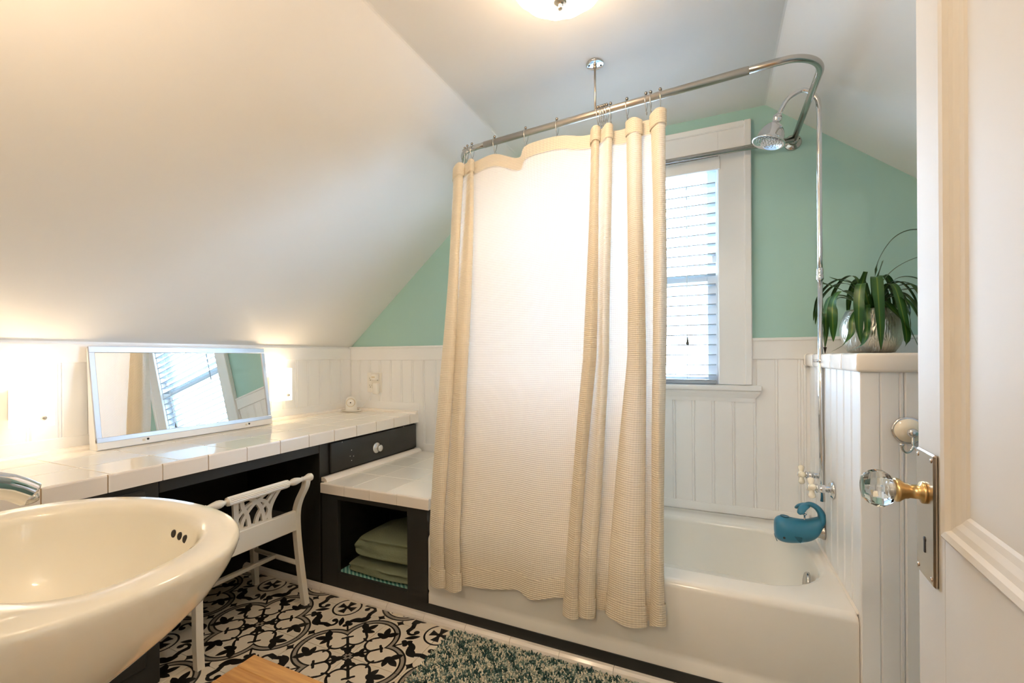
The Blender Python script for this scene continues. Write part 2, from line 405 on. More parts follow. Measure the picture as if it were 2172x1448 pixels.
def walls():
    y0, y1 = YB, YB + .12
    slope_l = lambda x: min(ZC, ZK + .847 * (x - XL)); slope_r = lambda x: min(ZC, ZC - .8 * (x - CR2))
    m = MB()
    e = .05
    m.prism([(XL - .1, -.05), (WX0, -.05), (WX0, ZC + e), (CR1, ZC + e), (XL - .1, ZK + e - .085)], 'y', y0, y1)
    m.prism([(WX1, -.05), (XR + .1, -.05), (XR + .1, ZR + e - .08), (CR2, ZC + e), (WX1, ZC + e)], 'y', y0, y1)
    m.box(WX0, WX1, y0, y1, -.05, WZ0); m.box(WX0, WX1, y0, y1, WZ1, ZC + e)
    wb = struct(m.build('wall_back', 'mint'), 'mint green gable wall with white board wainscot and window')
    wlft = struct(MB().box(XL - .12, XL, -.04, YB + .12, -.05, ZK).build('wall_left', 'trimpaint'), 'low white board wall under the sloped ceiling')
    struct(MB().box(XR, XR + .12, -.04, YB + .12, -.05, ZR).build('wall_right', 'mint'), 'low mint wall beyond the half wall')
    # near wall with doorway X -.52 .. .31
    dx0, dx1, dz = -.52, .285, 2.05
    m = MB(); yn0 = -.04
    m.prism([(XL - .1, -.05), (dx0, -.05), (dx0, ZC + e), (CR1, ZC + e), (XL - .1, ZK + e - .085)], 'y', yn0, YN)
    m.prism([(dx1, -.05), (XR + .1, -.05), (XR + .1, ZR + e - .08), (dx1, ZC + e - .8 * (dx1 - CR2))], 'y', yn0, YN)
    m.box(dx0, dx1, yn0, YN, dz, ZC + e)
    struct(m.build('wall_front', 'paint'), 'white wall with the doorway behind the viewer')
    # hallway beyond the doorway
    m = MB(); hx0, hx1, hy = -1.3, 1.1, -2.0
    m.box(hx0 - .1, hx0, hy, yn0, -.05, 2.5); m.box(hx1, hx1 + .1, hy, yn0, -.05, 2.5); m.box(hx0 - .1, hx1 + .1, hy - .1, hy, -.05, 2.5)
    struct(m.build('wall_hallway', 'grey_hall'))
    struct(MB().box(hx0 - .1, hx1 + .1, hy - .1, yn0, 2.4, 2.5).build('ceiling_hallway', 'paint'))
    struct(MB().box(hx0 - .1, hx1 + .1, hy - .1, yn0, -.06, -.004).build('floor_hallway', 'wood'))
    m = MB(); m.box(XL, WX0 - .141, YB - .003, YB + .002, .0, 1.13); m.box(WX0 - .142, WX1 + .142, YB - .003, YB + .002, 0, .94); m.box(WX1 + .141, XH + .01, YB - .003, YB + .002, 0, 1.13)
    m.build('backing', 'trimpaint', wb)
    # wainscot boards, one mesh per length, each board its own object
    BW = .0895
    protos = {}
    def board(parent, axis, u, plane, z0, z1, side=-1, width=BW):
        key = (axis, round(z0, 3), round(z1, 3), side, round(width, 4))
        if key not in protos:
            h = width / 2; t = .012; c = .004
            prof = [(-h, 0), (-h, t - c), (-h + c, t), (h - .013, t), (h - .0105, t - .003), (h - .008, t), (h - c * .8, t), (h, t - c), (h, 0)]
            if axis == 'x': m = MB().prism([(a, side * b) for a, b in prof], 'z', z0, z1)
            else: m = MB().prism([(side * b, a) for a, b in prof], 'z', z0, z1)
            ob = m.build('board', 'trimpaint', parent); protos[key] = ob
        else:
            ob = protos[key].copy(); COL.objects.link(ob); ob.parent = parent
        loc = (u, plane, 0) if axis == 'x' else (plane, u, 0)
        ob.location = Vector(loc) - wl(parent)
        return ob
    # back wall: boards at pitch .09 anchored on the measured grooves
    x = -2.152 + BW / 2 - 2 * .09
    k = 0
    while True:
        xc = -2.152 - .045 - .09 + .09 * k; k += 1
        if xc > XH - .02: break
        if xc - .045 < XL: continue
        z0 = .835 if xc < -1.76 else (.575 if xc < -1.14 else .412)
        if xc + .045 > WX0 - .145 and xc - .045 < WX1 + .145:
            z1 = .93
        else: z1 = 1.12
        board(wb, 'x', xc, YB, z0, z1, -1, .0895)
    board(wb, 'x', xc - .045 + (XH - .013 - xc + .045) / 2, YB, .412, 1.12, -1, XH - .013 - xc + .045)
    k = 0
    while True:
        yc = 2.292 + .045 - .09 * k; k += 1
        if yc - .045 < YN: break
        if yc + .045 > YB: continue
        board(wlft, 'y', yc, XL, .82, 1.125, 1, .0895)
    # half wall
    hw = struct(MB().box(XH, XH + HALF_W, YF, YB, 0, ZHW - .012).build('wall_half', 'trimpaint'), 'white boarded half wall at the tub end with tiled cap')
    for k in range(9):
        yc = YF + .04 + .0875 * k
        if yc + .045 < YB - .01: board(hw, 'y', yc, XH, .06, 1.088, -1, .0868)
    for k in range(5):
        board(hw, 'x', .463 + .0555 * k, YF, .0, 1.088, -1, .0548)
    MB().box(XH - .0125, XH + .0325, YF - .013, YF - .001, 0, 1.088, .002).build('corner_strip', 'trimpaint', hw)
    # cap tiles along tub side and front end
    capl = None
    for k in range(6):
        y0_ = YF - .006 + .152 * k; y1_ = min(y0_ + .1505, YB - .002)
        if y1_ - y0_ < .01: continue
        MB().box(XH - .024, XH + .13, y0_ if k else YF - .026, y1_, 1.088, ZHW, .009, 3).build('cap_tile', 'edge_tile', hw)
        MB().box(XH + .1315, XH + HALF_W + .01, y0_ if k else YF - .026, y1_, 1.088, ZHW, .009, 3).build('cap_tile', 'edge_tile', hw)
    MB().box(XH - .018, XH + HALF_W, YF - .02, YB - .002, 1.092, ZHW - .003).build('cap_bed', 'grout_white', hw)
    # chair rails
    m = MB(); m.box(-2.332, WX0 - .142, YB - .020, YB, 1.118, 1.205, .003); m.box(-2.332, WX0 - .142, YB - .026, YB, 1.197, 1.212, .003)
    struct(m.build('trim_1', 'trimpaint'), 'white rail capping the board wainscot under the mint gable, bench side')
    m = MB(); m.box(WX1 + .142, XR, YB - .020, YB, 1.118, 1.208, .003); m.box(WX1 + .142, XR, YB - .026, YB, 1.204, 1.219, .003)
    struct(m.build('trim_2', 'trimpaint'), 'white rail capping the board wainscot beside the window')
    m = MB(); m.box(XL, XL + .020, YN, YB - .022, 1.125, 1.2, .003)
    struct(m.build('trim_3', 'trimpaint'), 'white rail capping the low left wall under the slope')
    m = MB(); m.box(XL, XL + .014, YN, YB - .01, .768, .832, .003)
    struct(m.build('trim_4', 'trimpaint'), 'white splash board behind the tiled counter')
    m = MB(); m.box(XL + .016, XC, YB - .014, YB, .768, .838, .002); m.box(XC + .04, -1.13, YB - .014, YB, .52, .576, .002); m.box(-1.12, XH - .004, YB - .014, YB, .370, .414, .002)
    struct(m.build('trim_5', 'trimpaint'), 'white foot board under the back wall wainscot')
    # black plinth below tub and cabinet
    struct(MB().box(-1.135, XH, YF - .001, YF + .03, 0, .068).build('trim_6', 'black_paint'), 'black painted plinth under the bathtub')
    # white quarter round tile along the plinth
    root = sroot('trim_7', (0, YF, 0), 'white quarter round tile skirting along the plinth')
    prof = [(YF - .001, 0), (YF - .024, 0), (YF - .024, .008), (YF - .020, .018), (YF - .012, .026), (YF - .001, .028)]
    x = -2.335; L_ = .203
    off = (-1.748 - x) % L_
    xs = [x] + [x + off + L_ * i for i in range(14) if x + off + L_ * i < XH - .015] + [XH - .016]
    for a, b in zip(xs, xs[1:]):
        if b - a > .01: MB().prism(prof, 'x', a + .0008, b - .0008).build('quarter_round', 'edge_tile', root)
walls()

def window():
    w1 = sroot('window_1', (-.40, YB, WZ0), 'white sash window with wide casing and moulded sill')
    y = YB
    cs = .142
    m = MB(); 
    for x0, x1 in ((WX0 - cs, WX0), (WX1, WX1 + cs)):
        m.box(x0, x1, y - .022, y, WZ0 + .012, WZ1 + .142, .002)
        xo = (x0, x0 + .03) if x0 < -.5 else (x1 - .03, x1)
        m.box(xo[0], xo[1], y - .034, y - .02, WZ0 + .012, WZ1 + .142, .004)
    m.box(WX0 - .001, WX1 + .001, y - .022, y, WZ1, WZ1 + .142, .002); m.box(WX0 - cs + .03, WX1 + cs - .03, y - .0335, y - .02, WZ1 + .113, WZ1 + .142, .004)
    m.build('casing', 'trimpaint', w1)
    m = MB(); m.box(WX0 - .18, WX1 + .18, y - .05, y + .07, WZ0 - .016, WZ0 + .010, .006, 2)
    m.build('sill', 'trimpaint', w1)
    pr = [(y - .001, WZ0 - .07), (y - .016, WZ0 - .07), (y - .020, WZ0 - .052), (y - .036, WZ0 - .028), (y - .040, WZ0 - .017), (y - .001, WZ0 - .017)]
    m = MB(); 
    # apron with mitred returns
    rings = []
    for x, s_ in ((WX0 - .176, 0), (WX1 + .176, 0)):
        rings.append([(x + ((.040 - (y - p[0])) * (1 if x < -.4 else -1)), p[0], p[1]) for p in pr])
    m.loft(rings, True, True, True, smooth=False); m.build('apron', 'trimpaint', w1)
    m = MB(); m.box(WX0 - .001, WX0 + .004, y, y + .12, WZ0, WZ1); m.box(WX1 - .004, WX1 + .001, y, y + .12, WZ0, WZ1); m.box(WX0, WX1, y, y + .12, WZ1 - .004, WZ1 + .001)
    m.build('jamb', 'trimpaint', w1)
    def sash(z0, z1, ya, nm):
        f = MB(); st = .05
        f.box(WX0 + .004, WX0 + st, ya, ya + .035, z0, z1, .002); f.box(WX1 - st, WX1 - .004, ya, ya + .035, z0, z1, .002)
        f.box(WX0 + st, WX1 - st, ya, ya + .035, z0, z0 + .036, .002); f.box(WX0 + st, WX1 - st, ya, ya + .035, z1 - .034, z1, .002)
        s = f.build('sash', 'trimpaint', w1)
        MB().box(WX0 + st - .004, WX1 - st + .004, ya + .014, ya + .018, z0 + .03, z1 - .03).build('pane', 'window_glass', s)
        return s
    s = sash(WZ0 + .010, 1.545, y + .045, 'lower'); sash(1.505, WZ1 - .004, y + .082, 'upper')
    MB().box(.0, .022, y + .03, y + .044, 1.60, 1.655, .003).build('sash_lock', 'white_plastic', w1)
window()

def blind():
    y = YB + .012
    t = thing('window_blind', (-.40, y, WZ0), 'open white horizontal slat blind hanging in the window', 'blind')
    MB().box(WX0 - .004, WX1 + .010, y - .042, y - .030, 2.04, 2.102, .003).build('valance', 'trimpaint', t)
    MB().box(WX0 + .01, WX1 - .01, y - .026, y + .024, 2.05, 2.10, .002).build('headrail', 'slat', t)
    sp = None; z = 1.985
    while z > 1.04:
        if sp is None:
            pr = [(-.025, 0), (-.0125, .0012), (0, .0016), (.0125, .0012), (.025, 0), (.025, -.0042), (0, -.0032), (-.025, -.0042)]
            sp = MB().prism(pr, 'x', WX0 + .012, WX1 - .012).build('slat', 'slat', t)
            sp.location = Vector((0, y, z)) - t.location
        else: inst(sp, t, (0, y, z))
        z -= .0495
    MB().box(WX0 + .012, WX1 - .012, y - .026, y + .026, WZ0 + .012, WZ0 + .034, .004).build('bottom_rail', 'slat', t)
    for x in (WX0 + .14, -.40, WX1 - .145):
        m = MB()
        for yy in (y - .027, y + .027): m.tube([(x, yy, 2.05), (x, yy, WZ0 + .03)], .0009, 6)
        m.build('ladder_cord', 'cord', t)
        MB().tube([(x + .012, y, 2.05), (x + .012, y, WZ0 + .03)], .0008, 6).build('lift_cord', 'cord', t)
    MB().tube([(-.112, y - .032, 2.05), (-.112, y - .032, 1.232)], .0013, 6).build('pull_cord', 'cord', t)
    MB().lathe([(.002, .038), (.0035, .03), (.006, .012), (.0085, .004), (.008, 0), (.003, -.004)], (-.112, y - .032, 1.195), seg=14).build('tassel', 'gum', t)
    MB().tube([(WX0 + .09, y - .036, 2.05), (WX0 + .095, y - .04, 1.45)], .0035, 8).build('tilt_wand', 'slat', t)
blind()

def door():
    a = math.radians(3.4); p0 = Vector((.307, .935, 0))
    d1 = sroot('door_1', p0, 'white panelled door standing open with a glass knob'); d1.rotation_euler = (0, 0, -a)
    W, H, T = .80, 2.02, .036
    # local frame: origin at latch edge of the visible face, -y towards the hinge, +x away from room
    m = MB()
    ST = .108; p_lo, p_hi = .878, 1.90; b_lo, b_hi = .20, .54
    m.box(0, T, -ST, 0, .01, H, .0015); m.box(0, T, -W, -W + ST, .01, H, .0015)
    m.box(.0002, T - .0002, -W + ST, -ST, .01, b_lo); m.box(.0002, T - .0002, -W + ST, -ST, b_hi, p_lo); m.box(.0002, T - .0002, -W + ST, -ST, p_hi, H)
    m.build('door_frame', 'door_paint', d1, local=True)
    for z0, z1 in ((p_lo, p_hi), (b_lo, b_hi)):
        pn = MB().box(.012, T - .012, -W + ST - .005, -ST + .005, z0 - .005, z1 + .005).build('panel', 'door_paint', d1, local=True)
        # stepped moulding, both faces
        m = MB()
        for sx, fx in ((1, 0), (-1, T)):
            prof = [(-.004, 0), (-.006, .004), (-.004, .012), (.0015, .016), (.0035, .024), (.0075, .032), (.0095, .04), (.0125, .045)]
            y0, y1 = -ST, -W + ST
            rings = [[(fx + sx * h, y0 - o_, z0 + o_), (fx + sx * h, y1 + o_, z0 + o_), (fx + sx * h, y1 + o_, z1 - o_), (fx + sx * h, y0 - o_, z1 - o_)] for h, o_ in prof]
            m.loft(rings, True, False, False, smooth=False)
        m.build('moulding', 'door_paint', d1, local=True)
    # lock plate, knob
    yk, zk = -.049, .925
    pl_ = MB().box(-.006, .0005, -.0865, -.0115, .793, .990, .0025, 1).build('lock_plate', 'plate_metal', d1, local=True)
    sc = MB()
    for yy in (-.077, -.021):
        for zz in (.803, .980): sc.lathe([(.0036, 0), (.003, .001), (.001, .0013)], (-.006, yy, zz), (-1, 0, 0), 10)
    sc.build('screws', 'plate_metal', pl_, local=True, kind='stuff')
    k = MB(); k.lathe([(.0042, 0), (.0042, .0012)], (-.0056, yk, .853), (-1, 0, 0), 14); k.box(-.0069, -.0055, yk - .0022, yk + .0022, .833, .852)
    k.build('keyhole', 'hole', pl_, local=True)
    nk = MB().lathe([(.017, 0), (.0165, .004), (.011, .006), (.0105, .018), (.012, .020), (.0125, .024), (.018, .031), (.0185, .035), (.016, .037)], (-.006, yk, zk), (-1, 0, 0), 24).build('knob_neck', 'brass', d1, local=True)
    g = MB(); prof = [(.013, .0365), (.0225, .041), (.0285, .050), (.0295, .058), (.0265, .068), (.018, .077), (.011, .0785)]
    g.lathe(prof, (-.006, yk, zk), (-1, 0, 0), 12); g.build('glass_knob', 'knob_glass', d1, local=True, smooth=False)
    MB().lathe([(.009, .0372), (.0095, .048), (.005, .051)], (-.006, yk, zk), (-1, 0, 0), 14).build('knob_core', 'knob_silver', d1, local=True)
    for zz in (.25, 1.05, 1.8): MB().tube([(T * .5, -W - .004, zz - .045), (T * .5, -W - .004, zz + .045)], .006, 10).build('hinge', 'brass', d1, local=True)
door()

# ------------------------------------------------------------------ neighbour house outside the window
def house():
    t = thing('neighbour_house', (-1.0, 16, -3.0), 'pale neighbouring house with gabled roof seen through the blind', 'house')
    ax, y0 = .62, 14.5
    zt = 1.30
    MB().prism([(ax - 5, -3), (ax + 5, -3), (ax + 5, zt - 2.95), (ax, zt - .1), (ax - 5, zt - 2.95)], 'y', y0, y0 + 8).build('wall', 'house_wall', t)
    for s in (-1, 1):
        MB().prism([(ax, zt), (ax + s * 5.6, zt - 3.3), (ax + s * 5.6, zt - 3.52), (ax, zt - .24)], 'y', y0 - .5, y0 + 8.4).build('roof_slope', 'house_roof', t)
    m = MB(); m.prism([(ax - 2.2, zt - 2.0), (ax + 2.6, zt - 2.0), (ax + 2.0, zt - 1.45), (ax - 1.6, zt - 1.45)], 'y', y0 - 1.4, y0 - .01); m.build('porch_roof', 'house_roof', t)
    MB().box(ax - .5, ax + .5, y0 - .04, y0 + .02, zt - 1.25, zt - .75, .02).build('attic_window', 'house_roof', t)
house()
mat('yard', lin(138, 142, 136), .95)
struct(MB().box(-60, 60, 3.2, 90, -3.3, -3.0).build('ground', 'yard'), 'yard outside the window')

# ------------------------------------------------------------------ tiled counter and cabinets
def counter():
    zt = .77
    t = thing('tiled_countertop', (-2.05, 1.2, .713), 'long white tiled vanity counter running along the low left wall', 'countertop')
    yb = YB - .016; y0 = YN + .002
    MB().box(XL + .016, XC - .004, y0, yb, .716, zt - .002).build('tile_bed', 'grout', t)
    g = .0015
    xs = [XC - .008, -1.960, -2.165, XL + .016]
    ys = [y0] + [.759 + .2045 * k for k in range(-3, 8) if y0 + .01 < .759 + .2045 * k < yb - .01] + [yb]
    for i in range(3):
        for a, b in zip(ys, ys[1:]): MB().box(xs[i + 1] + g, xs[i] - g, a + g, b - g, zt - .006, zt, .0012).build('tile', 'counter_tile', t)
    ys = [y0] + [.749 + .154 * k for k in range(-5, 12) if y0 + .01 < .749 + .154 * k < yb - .01] + [yb + .012]
    pr = [(XC, .713), (XC, zt - .005), (XC - .0015, zt - .001), (XC - .005, zt + .0006), (XC - .008, zt), (XC - .010, zt - .012), (XC - .010, .713)]
    for a, b in zip(ys, ys[1:]):
        MB().prism(pr, 'y', a + .0017, b - .0017).build('edge_tile', 'edge_tile', t)
    q = [(XL + .014, zt), (XL + .040, zt), (XL + .037, zt + .008), (XL + .030, zt + .015), (XL + .020, zt + .019), (XL + .014, zt + .019)]
    MB().prism(q, 'y', y0, yb).build('quarter_round', 'edge_tile', t)
    q = [(yb + .002, zt), (yb - .024, zt), (yb - .021, zt + .008), (yb - .014, zt + .015), (yb - .005, zt + .019), (yb + .002, zt + .019)]
    MB().prism(q, 'x', XL + .02, XC).build('quarter_round', 'edge_tile', t)
counter()

def cabinets():
    xf = XC - .028
    t = thing('vanity_cabinet', (-2.05, .5, 0), 'black painted vanity base with open knee space below the counter', 'cabinet')
    m = MB(); m.box(XL + .01, xf, YN + .002, .905, .0, .712, .002); m.build('side_cabinet', 'black_paint', t)
    MB().box(xf - .02, xf, .9055, 1.603, .664, .712, .002).build('top_rail', 'black_paint', t)
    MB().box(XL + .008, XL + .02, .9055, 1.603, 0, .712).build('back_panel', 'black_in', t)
    d = MB().box(xf, xf + .014, .16, .86, .55, .69, .005).build('drawer', 'black_paint', t)
    MB().lathe([(.010, 0), (.008, .012), (.016, .018), (.016, .024), (.010, .026)], (xf + .014, .51, .62), (1, 0, 0), 20).build('knob', 'knob_silver', d)
    MB().box(xf, xf + .014, .16, .86, .08, .52, .005).build('cabinet_door', 'black_paint', t)
    # drawer unit
    t = thing('drawer_unit', (-2.05, 2.0, 0), 'black painted drawer unit at the window end of the counter', 'cabinet')
    MB().box(XL + .01, xf, 1.6045, YB - .018, 0, .712, .002).build('body', 'black_paint', t)
    d = MB().box(xf, xf + .016, 1.662, 2.372, .549, .703, .006, 2).build('drawer', 'black_paint', t)
    MB().lathe([(.030, 0), (.030, .002), (.027, .005), (.012, .006), (.009, .012), (.010, .018), (.0185, .022), (.019, .030), (.016, .0335), (.004, .034)], (xf + .016, 1.995, .618), (1, 0, 0), 28).build('knob', 'knob_silver', d)
    ch = MB()
    for y, z in ((1.80, .64), (1.815, .605), (1.79, .61), (1.735, .695), (2.24, .70), (1.80, .585)): ch.box(xf + .0158, xf + .0163, y, y + .004, z, z + .004)
    ch.build('paint_chips', 'white_plastic', d, kind='stuff')
    # open shelf below the bench
    t = thing('shelf_cabinet', (-1.44, 2.0, 0), 'black open cabinet with towel shelf below the tiled bench', 'cabinet')
    x0, x1, y0, y1 = -1.7565, -1.1335, YF, YB - .018
    ox0, ox1, oz0, oz1 = -1.654, -1.241, .095, .452
    m = MB()
    m.box(x0, ox0, y0, y0 + .02, 0, .479, .0015); m.box(ox1, x1, y0, y0 + .02, 0, .479, .0015)
    m.box(ox0 - .001, ox1 + .001, y0 + .0005, y0 + .02, 0, oz0); m.box(ox0 - .001, ox1 + .001, y0 + .0005, y0 + .02, oz1, .479)
    m.build('face_frame', 'black_paint', t)
    MB().box(x0, x0 + .016, y0 + .02, y1, 0, .479).build('side_panel', 'black_paint', t)
    MB().box(x1 - .016, x1, y0 + .02, y1, 0, .479).build('side_panel', 'black_paint', t)
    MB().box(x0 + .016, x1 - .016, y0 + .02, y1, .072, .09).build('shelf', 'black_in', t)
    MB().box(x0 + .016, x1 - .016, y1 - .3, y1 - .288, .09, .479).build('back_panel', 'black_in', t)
    o = MB().box(ox0 - .02, ox1 + .02, y0 + .021, y0 + .40, .0905, .0925).build('shelf_liner', 'liner'); tag(o, 'teal striped liner mat under the folded towels', 'shelf liner')
    # bench top
    t = thing('bench_top', (-1.43, 1.97, .48), 'white tiled bench top beside the bathtub', 'bench top')
    bx0, bx1, by0, by1, zt = -1.7475, -1.112, 1.578, YB - .016, .527
    MB().box(bx0 + .002, bx1 - .006, by0 + .006, by1, .4815, zt - .002).build('tile_bed', 'grout_white', t)
    xs = [bx0 + .004, -1.553, -1.348, bx1 - .012]; ys = [by0 + .012, 1.80, 2.0, 2.2, by1]; g = .0014
    for a, b in zip(xs, xs[1:]):
        for c, d in zip(ys, ys[1:]): MB().box(a + g, b - g, c + g, d - g, zt - .006, zt, .0012).build('tile', 'counter_tile', t)
    xs = [bx0, -1.594, -1.439, -1.282, bx1]
    pr = [(by0, .48), (by0, zt - .005), (by0 + .0015, zt - .001), (by0 + .005, zt + .0006), (by0 + .012, zt), (by0 + .012, zt - .012), (by0 + .012, .48)]
    for a, b in zip(xs, xs[1:]): MB().prism(pr, 'x', a + .001, b - .001).build('edge_tile', 'edge_tile', t)
    pr = [(bx1, .48), (bx1, zt - .005), (bx1 - .0015, zt - .001), (bx1 - .005, zt + .0006), (bx1 - .012, zt), (bx1 - .012, zt - .012), (bx1 - .012, .48)]
    y = by0 + .0125
    while y < by1 - .02:
        e = min(y + .152, by1); MB().prism(pr, 'y', y + .001, e - .001).build('edge_tile', 'edge_tile', t); y += .152
    q = [(XC - .012, zt), (XC + .026, zt), (XC + .024, zt + .008), (XC + .016, zt + .015), (XC + .004, zt + .020), (XC - .012, zt + .020)]
    MB().prism(q, 'y', 1.60, by1 + .002).build('quarter_round', 'edge_tile', t)
cabinets()

def towels():
    def towel(name, x0, x1, y0, y1, z0, z1, seed, label):
        rnd = random.Random(seed); rings = []; nx = 26
        for i in range(nx + 1):
            u = i / nx; x = x0 + (x1 - x0) * u
            e = min(1, .45 + .55 * math.sqrt(min(1, min(u, 1 - u) / .09)))
            ring = []
            n = 56
            for k in range(n):
                a = 2 * PI * k / n; c, s_ = math.cos(a), math.sin(a)
                yy = (y0 + y1) / 2 + (y1 - y0) / 2 * math.copysign(abs(c) ** .35, c)
                zz = (z0 + z1) / 2 + (z1 - z0) / 2 * e * math.copysign(abs(s_) ** .38, s_)
                if s_ > 0: zz += .012 * math.sin(3.2 * u + seed) * (1 - abs(c) * .4) + .003 * math.sin(19 * u + seed) - .10 * max(0, .28 - u) * (seed - .6)
                yy += .006 * math.sin(7 * u + seed)
                hf = (zz - z0) / (z1 - z0)
                if c < 0: yy += .028 * (1 - abs(math.sin(PI * (seed + 1) * min(1, max(0, hf)) + .35 * math.sin(5 * u + seed))) ** .7) * min(1, -c * 1.5)
                ring.append((x, yy, max(z0, zz)))
            rings.append(ring)
        o = MB().loft(rings).build(name, 'towel')
        sub = o.modifiers.new('s', 'SUBSURF'); sub.levels = 1; sub.render_levels = 1
        return tag(o, label, 'towel', 'folded towels on the shelf')
    towel('towel', -1.635, -1.165, 1.625, 1.93, .0928, .150, 1, 'folded sage green towel at the bottom of the shelf pile')
    towel('towel', -1.605, -1.16, 1.63, 1.93, .170, .292, 2, 'thick folded sage green towel on top of the shelf pile')
towels()

# ------------------------------------------------------------------ bathtub
def rrect(x0, x1, y0, y1, r, z, n=8):
    pts = []
    for cx, cy, a0 in ((x1 - r, y1 - r, 0), (x0 + r, y1 - r, 90), (x0 + r, y0 + r, 180), (x1 - r, y0 + r, 270)):
        for k in range(n + 1):
            a = math.radians(a0 + 90 * k / n); pts.append((cx + r * math.cos(a), cy + r * math.sin(a), z))
    return pts
def bathtub():
    t = thing('bathtub', (-.36, 1.99, .07), 'white enamel built-in bathtub with plain front apron', 'bathtub')
    x0, x1, y0, y1, z = -1.131, XH - .0128, YF + .001, YB - .016, .372
    m = MB(); R_ = []
    R_.append(rrect(x0, x1, y0 + .001, y1, .004, .069)); R_.append(rrect(x0, x1, y0 + .001, y1, .004, .108)); R_.append(rrect(x0, x1, y0 + .006, y1, .004, .120))
    R_.append(rrect(x0, x1, y0 + .0, y1, .004, .132))
    for k in range(7):
        a = PI / 2 * k / 6; rr = .026; e = rr * (1 - math.cos(a)); R_.append(rrect(x0 + e * .2, x1 - e * .2, y0 + e, y1 - e * .2, .006 + e * .3, z - rr + rr * math.sin(a)))
    ix0, ix1, iy0, iy1 = -1.04, .368, 1.690, 2.262
    for k in range(7):
        a = PI / 2 * k / 6; rr = .022; e = rr * math.sin(a); R_.append(rrect(ix0 + e, ix1 - e, iy0 + e, iy1 - e, .235 - e, z - rr * (1 - math.cos(a))))
    for f, zz in ((.10, .30), (.25, .24), (.45, .19), (.70, .155)):
        R_.append(rrect(ix0 + .022 + .16 * f, ix1 - .022 - .07 * f, iy0 + .022 + .05 * f, iy1 - .022 - .05 * f, .213 - .05 * f, zz))
    R_.append(rrect(ix0 + .30, ix1 - .16, iy0 + .14, iy1 - .14, .12, .135)); R_.append(rrect(ix0 + .50, ix1 - .40, iy0 + .24, iy1 - .24, .03, .13))
    m.loft(R_, True, True, True); m.build('tub_shell', 'bath_enamel', t, angle=50)
    MB().lathe([(.036, 0), (.036, .008), (.033, .011), (.008, .012)], (.322, 1.965, .286), (-1, 0, .15), 28).build('overflow_plate', 'steel', t)
    MB().prism([(XH - .0125, z), (XH - .0125, z + .008), (XH - .0175, z + .0005), (XH - .0175, z - .002)], 'y', y0 + .012, y1 - .002).build('caulk', 'edge_tile', t)
    MB().lathe([(.03, 0), (.03, .004), (.02, .006)], (.15, 1.976, .1375), (0, 0, 1), 20).build('drain', 'chrome', t)
bathtub()

# ------------------------------------------------------------------ shower rod, riser, taps
ROD_A, ROD_B = Vector((-.961, 1.807)), Vector((.125, 1.718))
ZROD = 2.115
def rod_xy(x):
    return ROD_A.y + (ROD_B.y - ROD_A.y) * (x - ROD_A.x) / (ROD_B.x - ROD_A.x)
def rod():
    t = thing('shower_curtain_rod', (-.40, 1.78, ZROD), 'brushed nickel oval shower curtain rod hung from the ceiling', 'curtain rod')
    def arc(c, r, a0, a1, n=12): return [(c[0] + r * math.cos(math.radians(a0 + (a1 - a0) * k / n)), c[1] + r * math.sin(math.radians(a0 + (a1 - a0) * k / n)), ZROD) for k in range(n + 1)]
    MB().tube([(-.952, rod_xy(-.952), ZROD), (.120, rod_xy(.120), ZROD)], .0138, 20).build('front_tube', 'nickel', t)
    xr = .343; rr = .125
    MB().tube([(.05, rod_xy(.05), ZROD), (xr - rr - .02, rod_xy(xr - rr), ZROD)] + arc((xr - rr, 1.709 + rr), rr, -82, 0) + [(xr, 2.0, ZROD), (xr, 2.35, ZROD)], .0122, 18).build('bent_tube', 'steel', t)
    xl = -1.118; yl = rod_xy(-1.0)
    MB().tube([(-.90, rod_xy(-.90), ZROD), (-1.0, yl, ZROD)] + arc((xl + .115, yl + .118), .115, 270, 180) + [(xl, 2.1, ZROD), (xl, 2.35, ZROD)], .0122, 18).build('bent_tube', 'steel', t)
    MB().tube([(xl + .005, 2.322, ZROD - .014), (xr - .005, 2.322, ZROD - .014)], .0118, 16).build('rear_tube', 'steel', t)
    for x in (xr, xl):
        f = MB().lathe([(.036, 0), (.036, .003), (.032, .007), (.018, .010), (.016, .022), (.019, .024), (.019, .036), (.015, .042)], (x, YB, ZROD), (0, -1, 0), 28).build('wall_flange', 'steel', t)
        for sx, sz in ((.024, .010), (-.026, .004)): MB().lathe([(.005, 0), (.004, .001)], (x + sx, YB - .0072, ZROD + sz), (0, -1, 0), 10).build('screw', 'hole', f)
    # ceiling drop
    fx = -.424; fy = rod_xy(fx)
    d = MB().lathe([(.036, 0), (.036, .004), (.032, .006), (.007, .007)], (fx, fy, ZC), (0, 0, -1), 28).build('ceiling_flange', 'chrome', t)
    for k in (-1, 1): MB().lathe([(.0045, 0), (.004, .0012)], (fx + k * .022, fy + k * .008, ZC - .006), (0, 0, -1), 8).build('screw', 'hole', d)
    MB().tube([(fx, fy, ZC - .004), (fx, fy, ZROD)], .0042, 10).build('drop_rod', 'nickel', t)
    MB().lathe([(.007, 0), (.008, .006), (.005, .012)], (fx, fy, ZC - .018), (0, 0, 1), 12).build('nut', 'nickel', t)
rod()

